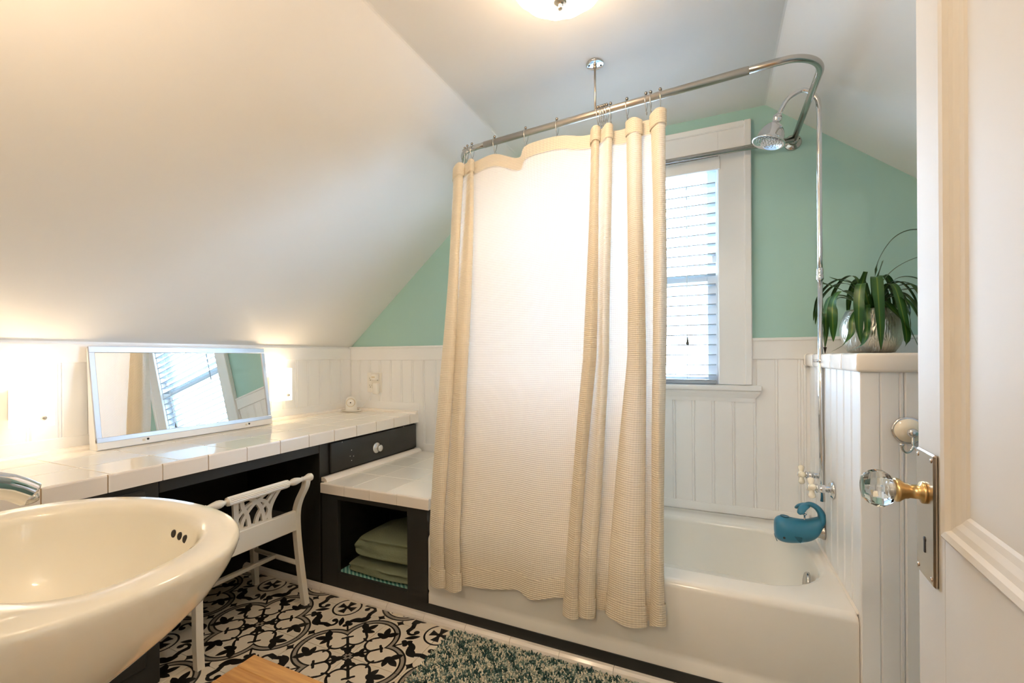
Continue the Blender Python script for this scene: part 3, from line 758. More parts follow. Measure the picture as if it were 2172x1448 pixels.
def rings():
    px = [-1.110, -1.093, -1.074, -1.051, -1.021, -.895, -.737, -.590, -.412, -.402, -.394, -.385, -.376, -.361, -.296, -.224, -.207, -.172]
    first = None
    names = ['first', 'second', 'third', 'fourth', 'fifth', 'sixth']
    for i, x in enumerate(px):
        y = rod_xy(x) if x > -1.0 else rod_xy(-1.0) + .118 - math.sqrt(max(0, .115 ** 2 - (min(0, x + 1.003)) ** 2)) * 1.0
        if i < 5: lab = 'nickel curtain ring, ' + names[i] + ' from the curved rod end by the sloped ceiling'; grp = 'curtain rings at the curved rod end'
        elif i in (5, 6, 7): lab = ['nickel curtain ring, first of the three spaced ones from the curved rod end', 'nickel curtain ring, middle one of the three spaced rings', 'nickel curtain ring, last spaced one before the ceiling drop'][i - 5]; grp = 'spaced curtain rings'
        elif i < 14: lab = 'nickel curtain ring, ' + names[i - 8] + ' of the bunch just past the ceiling drop rod'; grp = 'curtain rings by the ceiling drop'
        elif i == 14: lab = 'lone nickel curtain ring between the bunched ones and the curtain end'; grp = 'curtain rings at the free curtain end'
        elif i == 17: lab = 'last nickel curtain ring above the free curtain edge'; grp = 'curtain rings at the free curtain end'
        else: lab = 'nickel curtain ring, ' + ['first', 'second'][i - 15] + ' of the close pair before the free curtain edge'; grp = 'curtain rings at the free curtain end'
        t = thing('curtain_ring', (x, y, ZROD), lab, 'curtain ring', grp, rz=-.08 + random.uniform(-.15, .15) + (1.1 if i < 2 else .5 if i < 4 else 0))
        if first is None:
            m = MB()
            m.tube(cspline([(0, 0, .020), (0, -.013, .012), (0, -.017, -.004), (0, -.014, -.024), (.001, -.005, -.048), (.001, .000, -.060), (.001, .006, -.056), (.001, .007, -.046)], 4), .0015, 6)
            m.tube(cspline([(0, 0, .020), (0, .013, .012), (0, .017, -.004), (0, .012, -.026), (-.001, .004, -.044), (-.001, -.003, -.052)], 4), .0015, 6)
            a = m.build('wire', 'steel', t, local=True)
            b = MB().lathe([(.0005, -.0065), (.0046, -.0046), (.0065, 0), (.0046, .0046), (.0005, .0065)], (0, -.002, .0215), seg=10).build('ball', 'ring_ball', t, local=True)
            first = (a, b)
        else:
            for s in first:
                c = s.copy(); COL.objects.link(c); c.parent = t
rings()

def curtain():
    S = [[-1.0702, 1.5695, 0.1783, -1.0967, 1.705, -1.0888, 1.8157], [-1.0821, 1.542, 0.1848, -1.0915, 1.655, -1.1056, 1.7919], [-1.0273, 1.5233, 0.1915, -1.0378, 1.621, -1.0662, 1.7738], [-1.0035, 1.5393, 0.1967, -1.025, 1.65, -1.0488, 1.7872], [-1.051, 1.5585, 0.1835, -1.0739, 1.685, -1.0802, 1.8055], [-0.9962, 1.542, 0.1833, -1.0161, 1.655, -1.0373, 1.7892], [-0.9558, 1.5244, 0.1871, -0.9662, 1.623, -1.0076, 1.7723], [-0.9316, 1.5393, 0.1984, -0.9519, 1.65, -0.9975, 1.7851], [-0.9861, 1.5585, 0.1931, -1.0103, 1.685, -1.0227, 1.8032], [-0.9286, 1.564, 0.2063, -0.9564, 1.695, -0.9896, 1.8067], [-0.8077, 1.5607, 0.218, -0.8225, 1.689, -0.8932, 1.7997], [-0.708, 1.5585, 0.2384, -0.6952, 1.685, -0.7734, 1.7924], [-0.6758, 1.553, 0.2424, -0.6559, 1.675, -0.7324, 1.7856], [-0.6191, 1.542, 0.228, -0.588, 1.655, -0.5846, 1.7686], [-0.5209, 1.5486, 0.2568, -0.4781, 1.667, -0.4776, 1.769], [-0.463, 1.5585, 0.2508, -0.4232, 1.685, -0.4206, 1.7748], [-0.501, 1.542, 0.2025, -0.4486, 1.655, -0.4385, 1.761], [-0.4685, 1.5172, 0.2048, -0.415, 1.61, -0.4175, 1.7376], [-0.4467, 1.5376, 0.2024, -0.3992, 1.647, -0.4027, 1.755], [-0.4861, 1.5574, 0.2151, -0.4338, 1.683, -0.4204, 1.7738], [-0.4409, 1.542, 0.2098, -0.3939, 1.655, -0.394, 1.7585], [-0.4089, 1.5189, 0.2165, -0.3648, 1.613, -0.3724, 1.7366], [-0.3837, 1.5393, 0.2148, -0.3484, 1.65, -0.3575, 1.754], [-0.4166, 1.5613, 0.2257, -0.3767, 1.69, -0.3749, 1.7747], [-0.3671, 1.5695, 0.2362, -0.3153, 1.705, -0.3292, 1.7796], [-0.2999, 1.5668, 0.2398, -0.2586, 1.7, -0.2826, 1.7744], [-0.3458, 1.542, 0.2389, -0.2855, 1.655, -0.2971, 1.753], [-0.2697, 1.5145, 0.2268, -0.2441, 1.605, -0.2679, 1.7265], [-0.2049, 1.5354, 0.2311, -0.2186, 1.643, -0.2425, 1.7438], [-0.2423, 1.5585, 0.2349, -0.2529, 1.685, -0.2633, 1.7659], [-0.1921, 1.5557, 0.2453, -0.1986, 1.68, -0.2169, 1.7606], [-0.168, 1.5585, 0.2464, -0.1696, 1.685, -0.1791, 1.7608], [-0.195, 1.542, 0.233, -0.1924, 1.655, -0.2084, 1.7477], [-0.1697, 1.5189, 0.2506, -0.1671, 1.613, -0.1788, 1.725], [-0.1494, 1.5376, 0.2483, -0.1483, 1.647, -0.1518, 1.7402], [-0.1677, 1.5557, 0.2496, -0.1659, 1.68, -0.1617, 1.7572]]
    SAG = [-.035, -.03, -.012, -.02, -.02, -.012, -.006, -.012, -.016, -.006, .006, -.038, .004, .005, -.016, -.008, -.006, 0, -.004, -.008, -.006, 0, -.004, -.012, -.02, -.012, -.004, -.006, -.016, -.012, -.012, -.008, -.006, .006, .004, -.008]
    n = 7
    def sp(i, vals): return None
    bot = cspline([(s[0], s[1], s[2]) for s in S], n); mid = cspline([(s[3], s[4], 0) for s in S], n); top = cspline([(s[5], s[6], 2.052 + g) for s, g in zip(S, SAG)], n)
    # even hem
    N = len(bot); acc = [0]
    for a, b in zip(mid, mid[1:]): acc.append(acc[-1] + (b - a).length)
    def P(i, z):
        b, m_, t_ = bot[i], mid[i], top[i]
        if z >= 1.13:
            f = min(1, max(0, (z - 1.13) / (t_.z - 1.13))); f2 = f * f * .5 + f * .5
            x, y = m_.x + (t_.x - m_.x) * f2, m_.y + (t_.y - m_.y) * f
        elif z >= .42:
            f = (1.13 - z) / .71; x, y = m_.x + (b.x - m_.x) * f * .78, m_.y + (b.y - m_.y) * f
        else:
            f = (.42 - z) / .22; x, y = b.x + (m_.x - b.x) * .22 * (1 - min(1, f)), b.y
        x += .0025 * math.sin(z * 5 + i * .11); y += .003 * math.sin(z * 4.1 + i * .17)
        return Vector((x, y, z))
    def sheet(z_lo, z_hi, off, levels):
        m = MB(); m.uv = []
        vs = []
        for i in range(N):
            for k in range(levels + 1):
                z = z_lo(i) + (z_hi(i) - z_lo(i)) * k / levels
                p = P(i, z)
                if off:
                    q = P(min(i + 1, N - 1), z) - P(max(i - 1, 0), z); nn = Vector((q.y, -q.x, 0)); nn = nn.normalized() if nn.length > 1e-6 else Vector((0, -1, 0)); p = p + nn * off
                vs.append(p); m.uv.append((acc[i], z))
        L_ = levels + 1
        m.add(vs, [(i * L_ + k, (i + 1) * L_ + k, (i + 1) * L_ + k + 1, i * L_ + k + 1) for i in range(N - 1) for k in range(levels)], True)
        return m
    zb = lambda i: bot[i].z; zt = lambda i: top[i].z
    o = sheet(zb, zt, 0, 44).build('shower_curtain', 'curtain'); tag(o, 'cream waffle weave shower curtain drawn across the tub', 'shower curtain')
    for nm, lo, hi, lv in (('top_hem', lambda i: zt(i) - .058, lambda i: zt(i) + .0005, 3), ('bottom_hem', lambda i: zb(i) - .0005, lambda i: zb(i) + .072, 3)):
        sheet(lo, hi, .0045, lv).build(nm, 'curtain', o)
curtain()

RY = 2.043; RX = .380
def shower():
    t = thing('shower_riser', (RX, RY, .55), 'tall chrome shower riser pipe with curved arm above the tub end', 'shower pipe')
    p = [(RX + .004, RY - .003, .575), (RX + .002, RY - .002, .75), (RX, RY, .9), (RX, RY, 1.44)]
    MB().tube(p, .0092, 16).build('lower_pipe', 'chrome', t)
    MB().lathe([(.0105, 0), (.0125, .004), (.0125, .018), (.0105, .022), (.0118, .026), (.0118, .044), (.0095, .048)], (RX, RY, 1.425), seg=18).build('coupling', 'chrome', t)
    up = [(RX, RY, 1.46), (RX, RY, 2.06)]
    up += [(RX - .068 + .068 * math.cos(a), RY, 2.112 + .064 * math.sin(a)) for a in [PI * k / 18 for k in range(0, 15)]]
    up += [(.252, RY, 2.125)]
    MB().tube(cspline([(RX, RY, 1.465), (RX, RY, 1.9), (RX, RY, 2.085), (RX - .012, RY, 2.137), (RX - .045, RY, 2.170), (RX - .078, RY, 2.165), (RX - .108, RY, 2.143), (RX - .131, RY, 2.100), (RX - .137, RY, 2.085)], 6), .0088, 16).build('upper_pipe', 'chrome', t)
    d = Vector((-.33, -.05, -1)).normalized(); c = Vector((RX - .136, RY, 2.092))
    h = MB().lathe([(.0105, -.004), (.0165, .004), (.0165, .018), (.012, .022), (.0135, .030), (.020, .035), (.030, .044), (.040, .058), (.047, .076), (.050, .094), (.052, .101), (.060, .107), (.061, .111), (.056, .112), (.050, .106), (.010, .104)], c, d, 36).build('shower_head', 'chrome', t)
    u = d.orthogonal().normalized(); v = d.cross(u); m = MB()
    for r_, n in ((.006, 3), (.016, 8), (.026, 13), (.036, 18), (.045, 22)):
        for k in range(n):
            a = 2 * PI * k / n + r_ * 40; cc = c + d * .1045 + u * (r_ * math.cos(a)) + v * (r_ * math.sin(a)); m.lathe([(.0022, 0), (.0018, .003), (.0006, .0035)], cc, d, 6)
    m.build('nozzles', 'steel', h, kind='stuff')
    m = MB(); m.lathe([(.0135, -.006), (.0135, .006)], (RX, RY, 1.115), seg=16); m.tube([(RX + .008, RY, 1.115), (XH - .0245, RY, 1.115)], .004, 8); m.box(RX - .024, RX - .012, RY - .003, RY + .003, 1.110, 1.120, .001)
    m.build('pipe_clamp', 'chrome', t)
    for y, lab in ((1.902, 'white porcelain cross handle tap nearest the open tub side'), (2.098, 'white porcelain cross handle tap nearest the window wall')):
        z = .658; xw = XH - .0125
        t = thing('tub_tap', (xw, y, z), lab, 'tap', 'tub taps')
        MB().lathe([(.030, 0), (.031, .004), (.026, .009), (.020, .012), (.012, .013)], (xw, y, z), (-1, 0, 0), 28).build('escutcheon', 'chrome', t)
        MB().lathe([(.0105, .010), (.0105, .022), (.014, .024), (.0145, .040), (.012, .044), (.015, .047), (.015, .052), (.009, .055)], (xw, y, z), (-1, 0, 0), 20).build('stem', 'chrome', t)
        a0 = .35 if y < 2 else .2
        h = MB(); xc = xw - .066
        h.lathe([(.008, -.010), (.012, -.006), (.0125, .006), (.009, .011)], (xc, y, z), (-1, 0, 0), 18)
        for k in range(4):
            a = a0 + k * PI / 2; dd = (0, math.sin(a), math.cos(a)); h.lathe([(.007, .004), (.0075, .012), (.0105, .022), (.0115, .028), (.0095, .034), (.003, .0375)], (xc, y, z), dd, 14)
        h.build('cross_handle', 'porcelain', t)
        MB().lathe([(.006, 0), (.005, .002), (.001, .003)], (xc - .0105, y, z), (-1, 0, 0), 12).build('cap', 'chrome', t)
    t = thing('tub_spout', (XH - .013, RY, .456), 'metal tub spout pipe behind the whale cover', 'spout')
    MB().lathe([(.030, 0), (.030, .006), (.026, .012), (.024, .05), (.022, .10)], (XH - .013, RY, .458), (-1, 0, 0), 22).build('pipe', 'steel', t)
    MB().lathe([(.006, 0), (.003, .004), (.003, .02), (.008, .024), (.008, .028), (.002, .03)], (.325, RY, .491), (0, 0, 1), 12).build('diverter', 'chrome', t)
shower()

def whale():
    t = thing('whale_spout_cover', (.30, RY, .42), 'teal rubber whale shaped cover on the tub spout', 'spout cover')
    secs = [(.222, .474, .020, .016), (.224, .474, .034, .030), (.231, .474, .044, .040), (.246, .474, .0515, .046), (.268, .472, .051, .047), (.295, .472, .047, .045), (.322, .475, .0435, .042), (.345, .483, .043, .039), (.362, .493, .040, .036), (.374, .504, .034, .032), (.381, .514, .024, .024), (.384, .520, .010, .012)]
    n = 24
    rings_ = [[(x, RY + wd * math.cos(2 * PI * k / n), zc + hh * math.copysign(abs(math.sin(2 * PI * k / n)) ** .85, math.sin(2 * PI * k / n))) for k in range(n)] for x, zc, hh, wd in secs]
    o = MB().loft(rings_).build('body', 'teal_rubber', t)
    sm = o.modifiers.new('s', 'SUBSURF'); sm.levels = 1; sm.render_levels = 2
    path = cspline([(.370, RY, .505), (.382, RY, .530), (.377, RY, .555), (.362, RY, .574), (.342, RY, .582), (.325, RY, .577)], 5)
    tl = MB().tube(path, [.026 - .016 * k / (len(path) - 1) for k in range(len(path))], 16, ell=(.62, 1.15)).build('tail', 'teal_rubber', t)
    m = MB()
    for s in (-1, 1):
        m.tube(cspline([(.336, RY, .579), (.318, RY + s * .018, .570), (.307, RY + s * .034, .556), (.304, RY + s * .040, .548)], 4), [.010, .013, .0145, .015, .015, .0145, .014, .013, .012, .0105, .008, .005, .001], 12, ell=(.55, 1.1))
    m.build('fluke', 'teal_rubber', t)
    for s in (-1, 1):
        MB().lathe([(.0045, 0), (.004, .0015), (.001, .002)], (.251, RY + s * .0435, .452), (-.12, s, -.1), 12).build('eye', 'dark', t)
        f = MB(); f.prism([(.284, .464), (.310, .462), (.309, .452), (.304, .442), (.296, .448)], 'y', RY + s * .040, RY + s * .0492); f.build('fin', 'teal_dark', t)
    MB().lathe([(.016, 0), (.0155, .002), (.012, .0025), (.009, .0005)], (.258, RY, .5225), (.05, 0, 1), 20).build('blowhole', 'teal_dark', t)
    MB().tube([(.2235 + .004 * abs(k) ** 2 / 16, RY + k * .010, .443 - .0005 * k * k) for k in range(-4, 5)], .0012, 6).build('mouth', 'teal_dark', t)
    t.location.z -= .024
whale()

# ------------------------------------------------------------------ lamps
def sconce(yc, lab):
    xw = XL + .0125
    t = thing('wall_lamp', (xw, yc, .99), lab, 'wall lamp', 'glass wall lamps over the counter')
    MB().box(xw, xw + .045, yc - .045, yc + .04, .915, 1.032, .004).build('back_box', 'white_plastic', t)
    x0, x1 = xw + .034, XL + .108; hw = .0525
    pts = [(x0, yc - hw)] + [(x1 - .014 + .014 * math.sin(a), yc - hw + .014 - .014 * math.cos(a)) for a in [PI / 2 * k / 5 for k in range(6)]]
    pts += [(x1 - .014 + .014 * math.cos(a), yc + hw - .014 + .014 * math.sin(a)) for a in [PI / 2 * k / 5 for k in range(6)]] + [(x0, yc + hw)]
    inn = [(p[0] - .004 if p[0] > x0 + .001 else p[0], yc + (p[1] - yc) * (1 - .004 / hw)) for p in pts]
    m = MB().prism(pts + inn[::-1], 'z', .893, 1.078); m.build('glass_shade', 'lamp_glass', t)
    MB().lathe([(.009, 0), (.009, .003), (.0065, .006), (.006, .010), (.002, .011)], (x1, yc + .018, .924), (1, 0, 0), 18).build('finial', 'nickel', t)
    MB().lathe([(.012, 0), (.016, .02), (.016, .04), (.005, .055)], (XL + .078, yc, .96), seg=14).build('bulb', 'bulb', t)
    l = bpy.data.lights.new('wall_lamp_light', 'POINT'); l.energy = E_SCONCE; l.color = WARM; l.shadow_soft_size = .018
    lo = bpy.data.objects.new('wall_lamp_light', l); COL.objects.link(lo); lo.parent = t; lo.location = (XL + .082 - xw, 0, 1.050 - .99)
emat('lamp_glass', (1, .86, .64), 1.25); emat('bulb', (1, .85, .6), 8)
sconce(.748, 'lit white glass wall lamp between the sink and the mirror')
sconce(1.772, 'lit white glass wall lamp on the window side of the mirror')

def ceiling_lamp():
    c = (-.40, 1.24)
    t = thing('ceiling_lamp', (*c, ZC), 'scalloped white glass ceiling lamp with metal finial', 'ceiling lamp')
    MB().lathe([(.075, 0), (.075, .012), (.06, .022), (.02, .026), (.012, .03), (.012, .06)], (*c, ZC), (0, 0, -1), 32).build('canopy', 'nickel', t)
    prof = [(.004, 2.176), (.03, 2.178), (.06, 2.185), (.09, 2.197), (.115, 2.212), (.135, 2.230), (.146, 2.248), (.148, 2.262)]
    n = 96; rings_ = []
    for r, z in prof: rings_.append([(c[0] + (r + .006 * (r / .148) ** 1.5 * abs(math.sin(7 * a))) * math.cos(a), c[1] + (r + .006 * (r / .148) ** 1.5 * abs(math.sin(7 * a))) * math.sin(a), z) for a in [2 * PI * k / n for k in range(n)]])
    MB().loft(rings_, True, True, False).build('glass_bowl', 'ceiling_glass', t)
    inn = [[(c[0] + (r - .003) * math.cos(a), c[1] + (r - .003) * math.sin(a), z + .004) for a in [2 * PI * k / n for k in range(n)]] for r, z in prof]
    MB().loft(inn, True, True, False).build('bowl_light_shield', 'porcelain', t)  # added opaque liner, keeps the bowl's upward light off the ceiling
    MB().lathe([(.019, 0), (.019, .003), (.012, .006), (.005, .008), (.006, .014), (.0075, .018), (.0065, .023), (.002, .025)], (*c, 2.177), (0, 0, -1), 24).build('finial', 'nickel', t)
emat('ceiling_glass', (1, .76, .53), E_CEIL)
emat('bowl_glass', (1, .9, .72), 2.2)
ceiling_lamp()

def vanity_lamp():
    c = (-.965, YN, 1.80)
    t = thing('vanity_lamp', c, 'warm glass wall lamp above the pedestal sink, out of frame', 'wall lamp')
    MB().lathe([(.06, 0), (.06, .01), (.02, .016), (.012, .05)], c, (0, 1, 0), 24).build('canopy', 'nickel', t)
    MB().lathe([(.02, -.05), (.05, -.03), (.06, .02), (.05, .07)], (c[0], c[1] + .085, c[2] + .02), seg=24).build('glass_shade', 'bowl_glass', t)
    l = bpy.data.lights.new('vanity_lamp_light', 'POINT'); l.energy = E_VANITY; l.color = WARM; l.shadow_soft_size = .05
    lo = bpy.data.objects.new('vanity_lamp_light', l); COL.objects.link(lo); lo.parent = t; lo.location = (0, .085, .13)
vanity_lamp()
def hall_fill():  # added unseen lamp, brightens the room through the doorway
    t = thing('hall_fill', (-.1, -1.0, 2.4), 'added fill lamp in the hallway outside the doorway, unseen', 'ceiling lamp')
    MB().lathe([(.12, 0), (.12, .03), (.09, .07), (.02, .09)], (-.1, -1.0, 2.4), (0, 0, -1), 28).build('glass_bowl', 'bowl_glass', t)
    l = bpy.data.lights.new('hall_fill_light', 'POINT'); l.energy = E_HALL_FILL; l.color = (1, .82, .62); l.shadow_soft_size = .1
    lo = bpy.data.objects.new('hall_fill_light', l); COL.objects.link(lo); lo.parent = t; lo.location = (0, 0, -.2)
hall_fill()

# ------------------------------------------------------------------ mirror on the counter
def mirror():
    t = thing('tabletop_mirror', (-2.28, 1.30, .7702), 'silver framed mirror leaning back on the tiled counter', 'mirror')
    y0, y1, zb = .920, 1.690, .7705
    bf, tf, bb, tb = -2.238, -2.304, XL + .0425, XL + .022      # front / back X at bottom and top
    H = 1.190
    body = [(bb, zb), (bf - .004, zb), (tf - .004, H - .006), (tb, H - .006)]
    MB().prism(body, 'y', y0 + .003, y1 - .003).build('case', 'trimpaint', t)
    ang = math.atan2(bf - tf, H - zb); Rm = Matrix.Translation((bf, 0, zb)) @ Matrix.Rotation(-ang, 4, 'Y')
    h = (H - zb) / math.cos(ang)
    # frame in tilted local coords: x normal (outwards +), z up the face
    def fr(y_0, y_1, z_0, z_1, x_0=-.003, x_1=.006): return MB().box(x_0, x_1, y_0, y_1, z_0, z_1, .0015, 1, Rm)
    fr(y0, y1, .002, .046, -.003, .008).build('frame_rail', 'white_trim', t); fr(y0, y1, .030, .050, -.002, .0095).build('frame_rail', 'silver_frame', t)
    fr(y0, y1, h - .026, h).build('frame_rail', 'silver_frame', t)
    fr(y0, y0 + .020, .048, h - .025).build('frame_stile', 'silver_frame', t); fr(y1 - .020, y1, .048, h - .025).build('frame_stile', 'silver_frame', t)
    MB().box(-.001, .0012, y0 + .018, y1 - .018, .045, h - .02, 0, 1, Rm).build('mirror_pane', 'mirror', t)
    for y in (1.095, 1.555):
        m = MB(); m.v = []; m.lathe([(.0045, 0), (.0045, .0015)], Rm @ Vector((.008, y, .020)), Rm.to_3x3() @ Vector((1, 0, 0)), 12); m.build('screw_hole', 'hole', t)
        MB().box(.004, .0085, y - .022, y - .008, .012, .024, .002, 1, Rm).build('catch', 'beige_plastic', t)
mat('white_trim', lin(235, 230, 222), .3)
mirror()

# ------------------------------------------------------------------ baby monitor camera, outlet and plugs
def monitor():
    c = Vector((-2.235, 2.283, .7712))
    t = thing('baby_camera', c, 'small white and beige baby monitor camera on the counter corner', 'camera')
    MB().lathe([(.034, 0), (.0375, .003), (.038, .008), (.0375, .060), (.036, .075), (.031, .088), (.022, .0975), (.010, .102), (.001, .103)], c, seg=32).build('body', 'white_plastic', t)
    d = Vector((.62, -.785, .04)).normalized()
    hc = c + Vector((0, 0, .062))
    MB().lathe([(.027, .020), (.029, .030), (.0285, .036), (.0265, .0385), (.024, .0375)], hc, d, 32).build('bezel', 'beige_plastic', t)
    f = MB().lathe([(.0245, .030), (.0245, .038), (.020, .041), (.006, .0418)], hc, d, 32).build('face', 'white_plastic', t)
    MB().lathe([(.0045, .041), (.004, .0432), (.001, .044)], hc, d, 14).build('lens', 'dark', f)
    u = d.cross(Vector((0, 0, 1))).normalized(); v = u.cross(d)
    m = MB()
    for k in range(9):
        a = PI / 2 + 2 * PI * k / 9; m.lathe([(.0022, 0), (.0018, .0015)], hc + d * .0395 + u * (.0155 * math.cos(a)) + v * (.0155 * math.sin(a)), d, 8)
    m.build('sensor_dots', 'dark', f)
    # coiled cable under and round it
    m = MB(); pts = []
    for k in range(90):
        a = k * .5; r = .053 + .008 * math.sin(k * .37) + .004 * math.sin(k * 1.3); pts.append((c.x + r * 1.25 * math.cos(a), c.y + r * .92 * math.sin(a), c.z + .004 + .009 * (k / 90) + .002 * math.sin(k * .9)))
    end = [(c.x + .045, c.y + .03, .79), (-2.185, 2.335, .80), (-2.15, 2.352, .845), (-2.132, 2.355, .90), (-2.122, 2.352, .97), (-2.112, 2.345, 1.035), (-2.102, 2.340, 1.043), (-2.094, 2.338, 1.030)]
    m.tube(cspline(pts[::2] + end, 4), .0013, 6)
    o = m.build('power_cable', 'white_plastic'); tag(o, 'thin white cable coiled by the camera and up to its plug', 'cable')
    yw = YB - .0125
    t = thing('wall_outlet', (-2.115, yw, .965), 'white double wall outlet on the board wall above the counter corner', 'outlet')
    MB().box(-2.178, -2.050, yw - .005, yw, .897, 1.034, .003).build('cover_plate', 'white_plastic', t)
    for x in (-2.146, -2.083):
        for z in (.942, .990):
            r = MB().box(x - .016, x + .016, yw - .0075, yw - .004, z - .016, z + .016, .003).build('socket', 'white_plastic', t)
            m = MB(); m.box(x - .008, x - .006, yw - .008, yw - .007, z - .001, z + .008); m.box(x + .006, x + .008, yw - .008, yw - .007, z - .001, z + .008); m.lathe([(.003, 0), (.003, .0006)], (x, yw - .0075, z - .008), (0, -1, 0), 10); m.build('slot', 'hole', r)
    t = thing('power_adapter', (-2.090, yw - .008, 1.0), 'white cube charger plugged in at the top of the outlet', 'adapter')
    MB().box(-2.112, -2.070, yw - .042, yw - .0078, .984, 1.026, .004, 2).build('body', 'white_plastic', t)
    MB().box(-2.106, -2.078, yw - .0424, yw - .0415, 1.000, 1.008).build('mark', 'beige_plastic', t)
    o = MB().box(-2.108, -2.064, yw - .032, yw - .0078, .888, .962, .006, 2).build('plug_in_night_light', 'white_plastic'); tag(o, 'white plug-in block in the lower outlet socket', 'adapter')
monitor()

# ------------------------------------------------------------------ pedestal sink
def sink():
    cx, cy = -.965, .318
    t = thing('pedestal_sink', (cx, cy, 0), 'glossy cream pedestal sink with oval bowl and overflow holes', 'sink')
    def ring(ax, ayf, ayb, z, e=2.3, n=72, dy=0):
        out = []
        for k in range(n):
            a = 2 * PI * k / n; c, s = math.cos(a), math.sin(a)
            y = (ayf if s > 0 else ayb) * math.copysign(abs(s) ** (2 / e), s)
            out.append((cx + ax * math.copysign(abs(c) ** (2 / e), c), cy + dy + y, z))
        return out
    A, B, BB = .306, .240, .236
    R_ = [ring(.105, .105, .10, 0, 2.2, dy=-.06), ring(.100, .10, .095, .02, 2.2, dy=-.06), ring(.085, .085, .08, .10, 2.2, dy=-.06), ring(.082, .082, .08, .40, 2.2, dy=-.06), ring(.092, .092, .09, .54, 2.2, dy=-.05)]
    for s, z, dy in ((.31, .595, -.05), (.35, .612, -.045), (.42, .632, -.04), (.52, .658, -.03), (.64, .690, -.02), (.76, .724, -.01), (.865, .760, 0), (.94, .792, 0), (.985, .818, 0), (1.0, .831, 0), (1.0, .837, 0), (.992, .842, 0), (.975, .845, 0)):
        R_.append(ring(A * s, B * s, BB * s, z, 2.3, dy=dy))
    R_ += [ring(A - .035, B - .020, BB - .10, .8445, 2.3), ring(A - .060, B - .034, BB - .125, .843, 2.3), ring(A - .068, B - .041, BB - .133, .838, 2.25), ring(A - .074, B - .047, BB - .139, .826, 2.2)]
    for f, z in ((.95, .79), (.86, .76), (.72, .725), (.52, .70), (.28, .685), (.09, .682)):
        R_.append(ring((A - .074) * f, (B - .047) * f, (BB - .139) * f, z, 2.15))
    MB().loft(R_, True, True, True).build('basin', 'sink_glaze', t)
    MB().lathe([(.021, 0), (.021, .003), (.014, .004)], (cx, cy, .683), (0, 0, 1), 20).build('drain', 'chrome', t)
    # overflow holes in the front inside wall
    for x in (-.024, 0, .024):
        yy = cy + (B - .047) * .985 * (1 - ((x + .045) / .25) ** 2 * .5)
        MB().lathe([(.0075, 0), (.0072, .0025), (.0045, .0028)], (cx + x + .045, yy - .0015, .803), (0, -1, .22), 16).build('overflow_hole', 'hole', t)
    t = thing('sink_faucet', (cx, .14, .845), 'chrome faucet with arched spout on the pedestal sink', 'faucet')
    MB().lathe([(.03, 0), (.03, .006), (.022, .012), (.018, .05), (.017, .075)], (cx, .135, .8445), (0, 0, 1), 24).build('base', 'chrome', t)
    MB().tube(cspline([(cx, .135, .90), (cx, .150, .940), (cx - .003, .195, .962), (cx - .008, .25, .962), (cx - .013, .295, .946), (cx - .016, .322, .926)], 6), [.016] * 18 + [.0155] * 7 + [.015] * 6, 18, ell=(.72, 1.25)).build('spout', 'chrome', t)
    MB().lathe([(.011, 0), (.0115, .006), (.010, .012)], (cx - .0155, .318, .926), (-.02, .25, -1), 18).build('aerator', 'steel', t)
    for s in (-1, 1):
        h = MB().lathe([(.022, 0), (.022, .006), (.012, .012), (.011, .04), (.014, .045), (.01, .052)], (cx + s * .10, .135, .8445), (0, 0, 1), 20).build('handle_base', 'chrome', t)
        MB().tube([(cx + s * .10, .135, .888), (cx + s * .155, .14, .895)], .0065, 12).build('lever', 'chrome', h)
mat('sink_glaze', lin(243, 238, 223), .08, spec=.55, coat=.3)
sink()

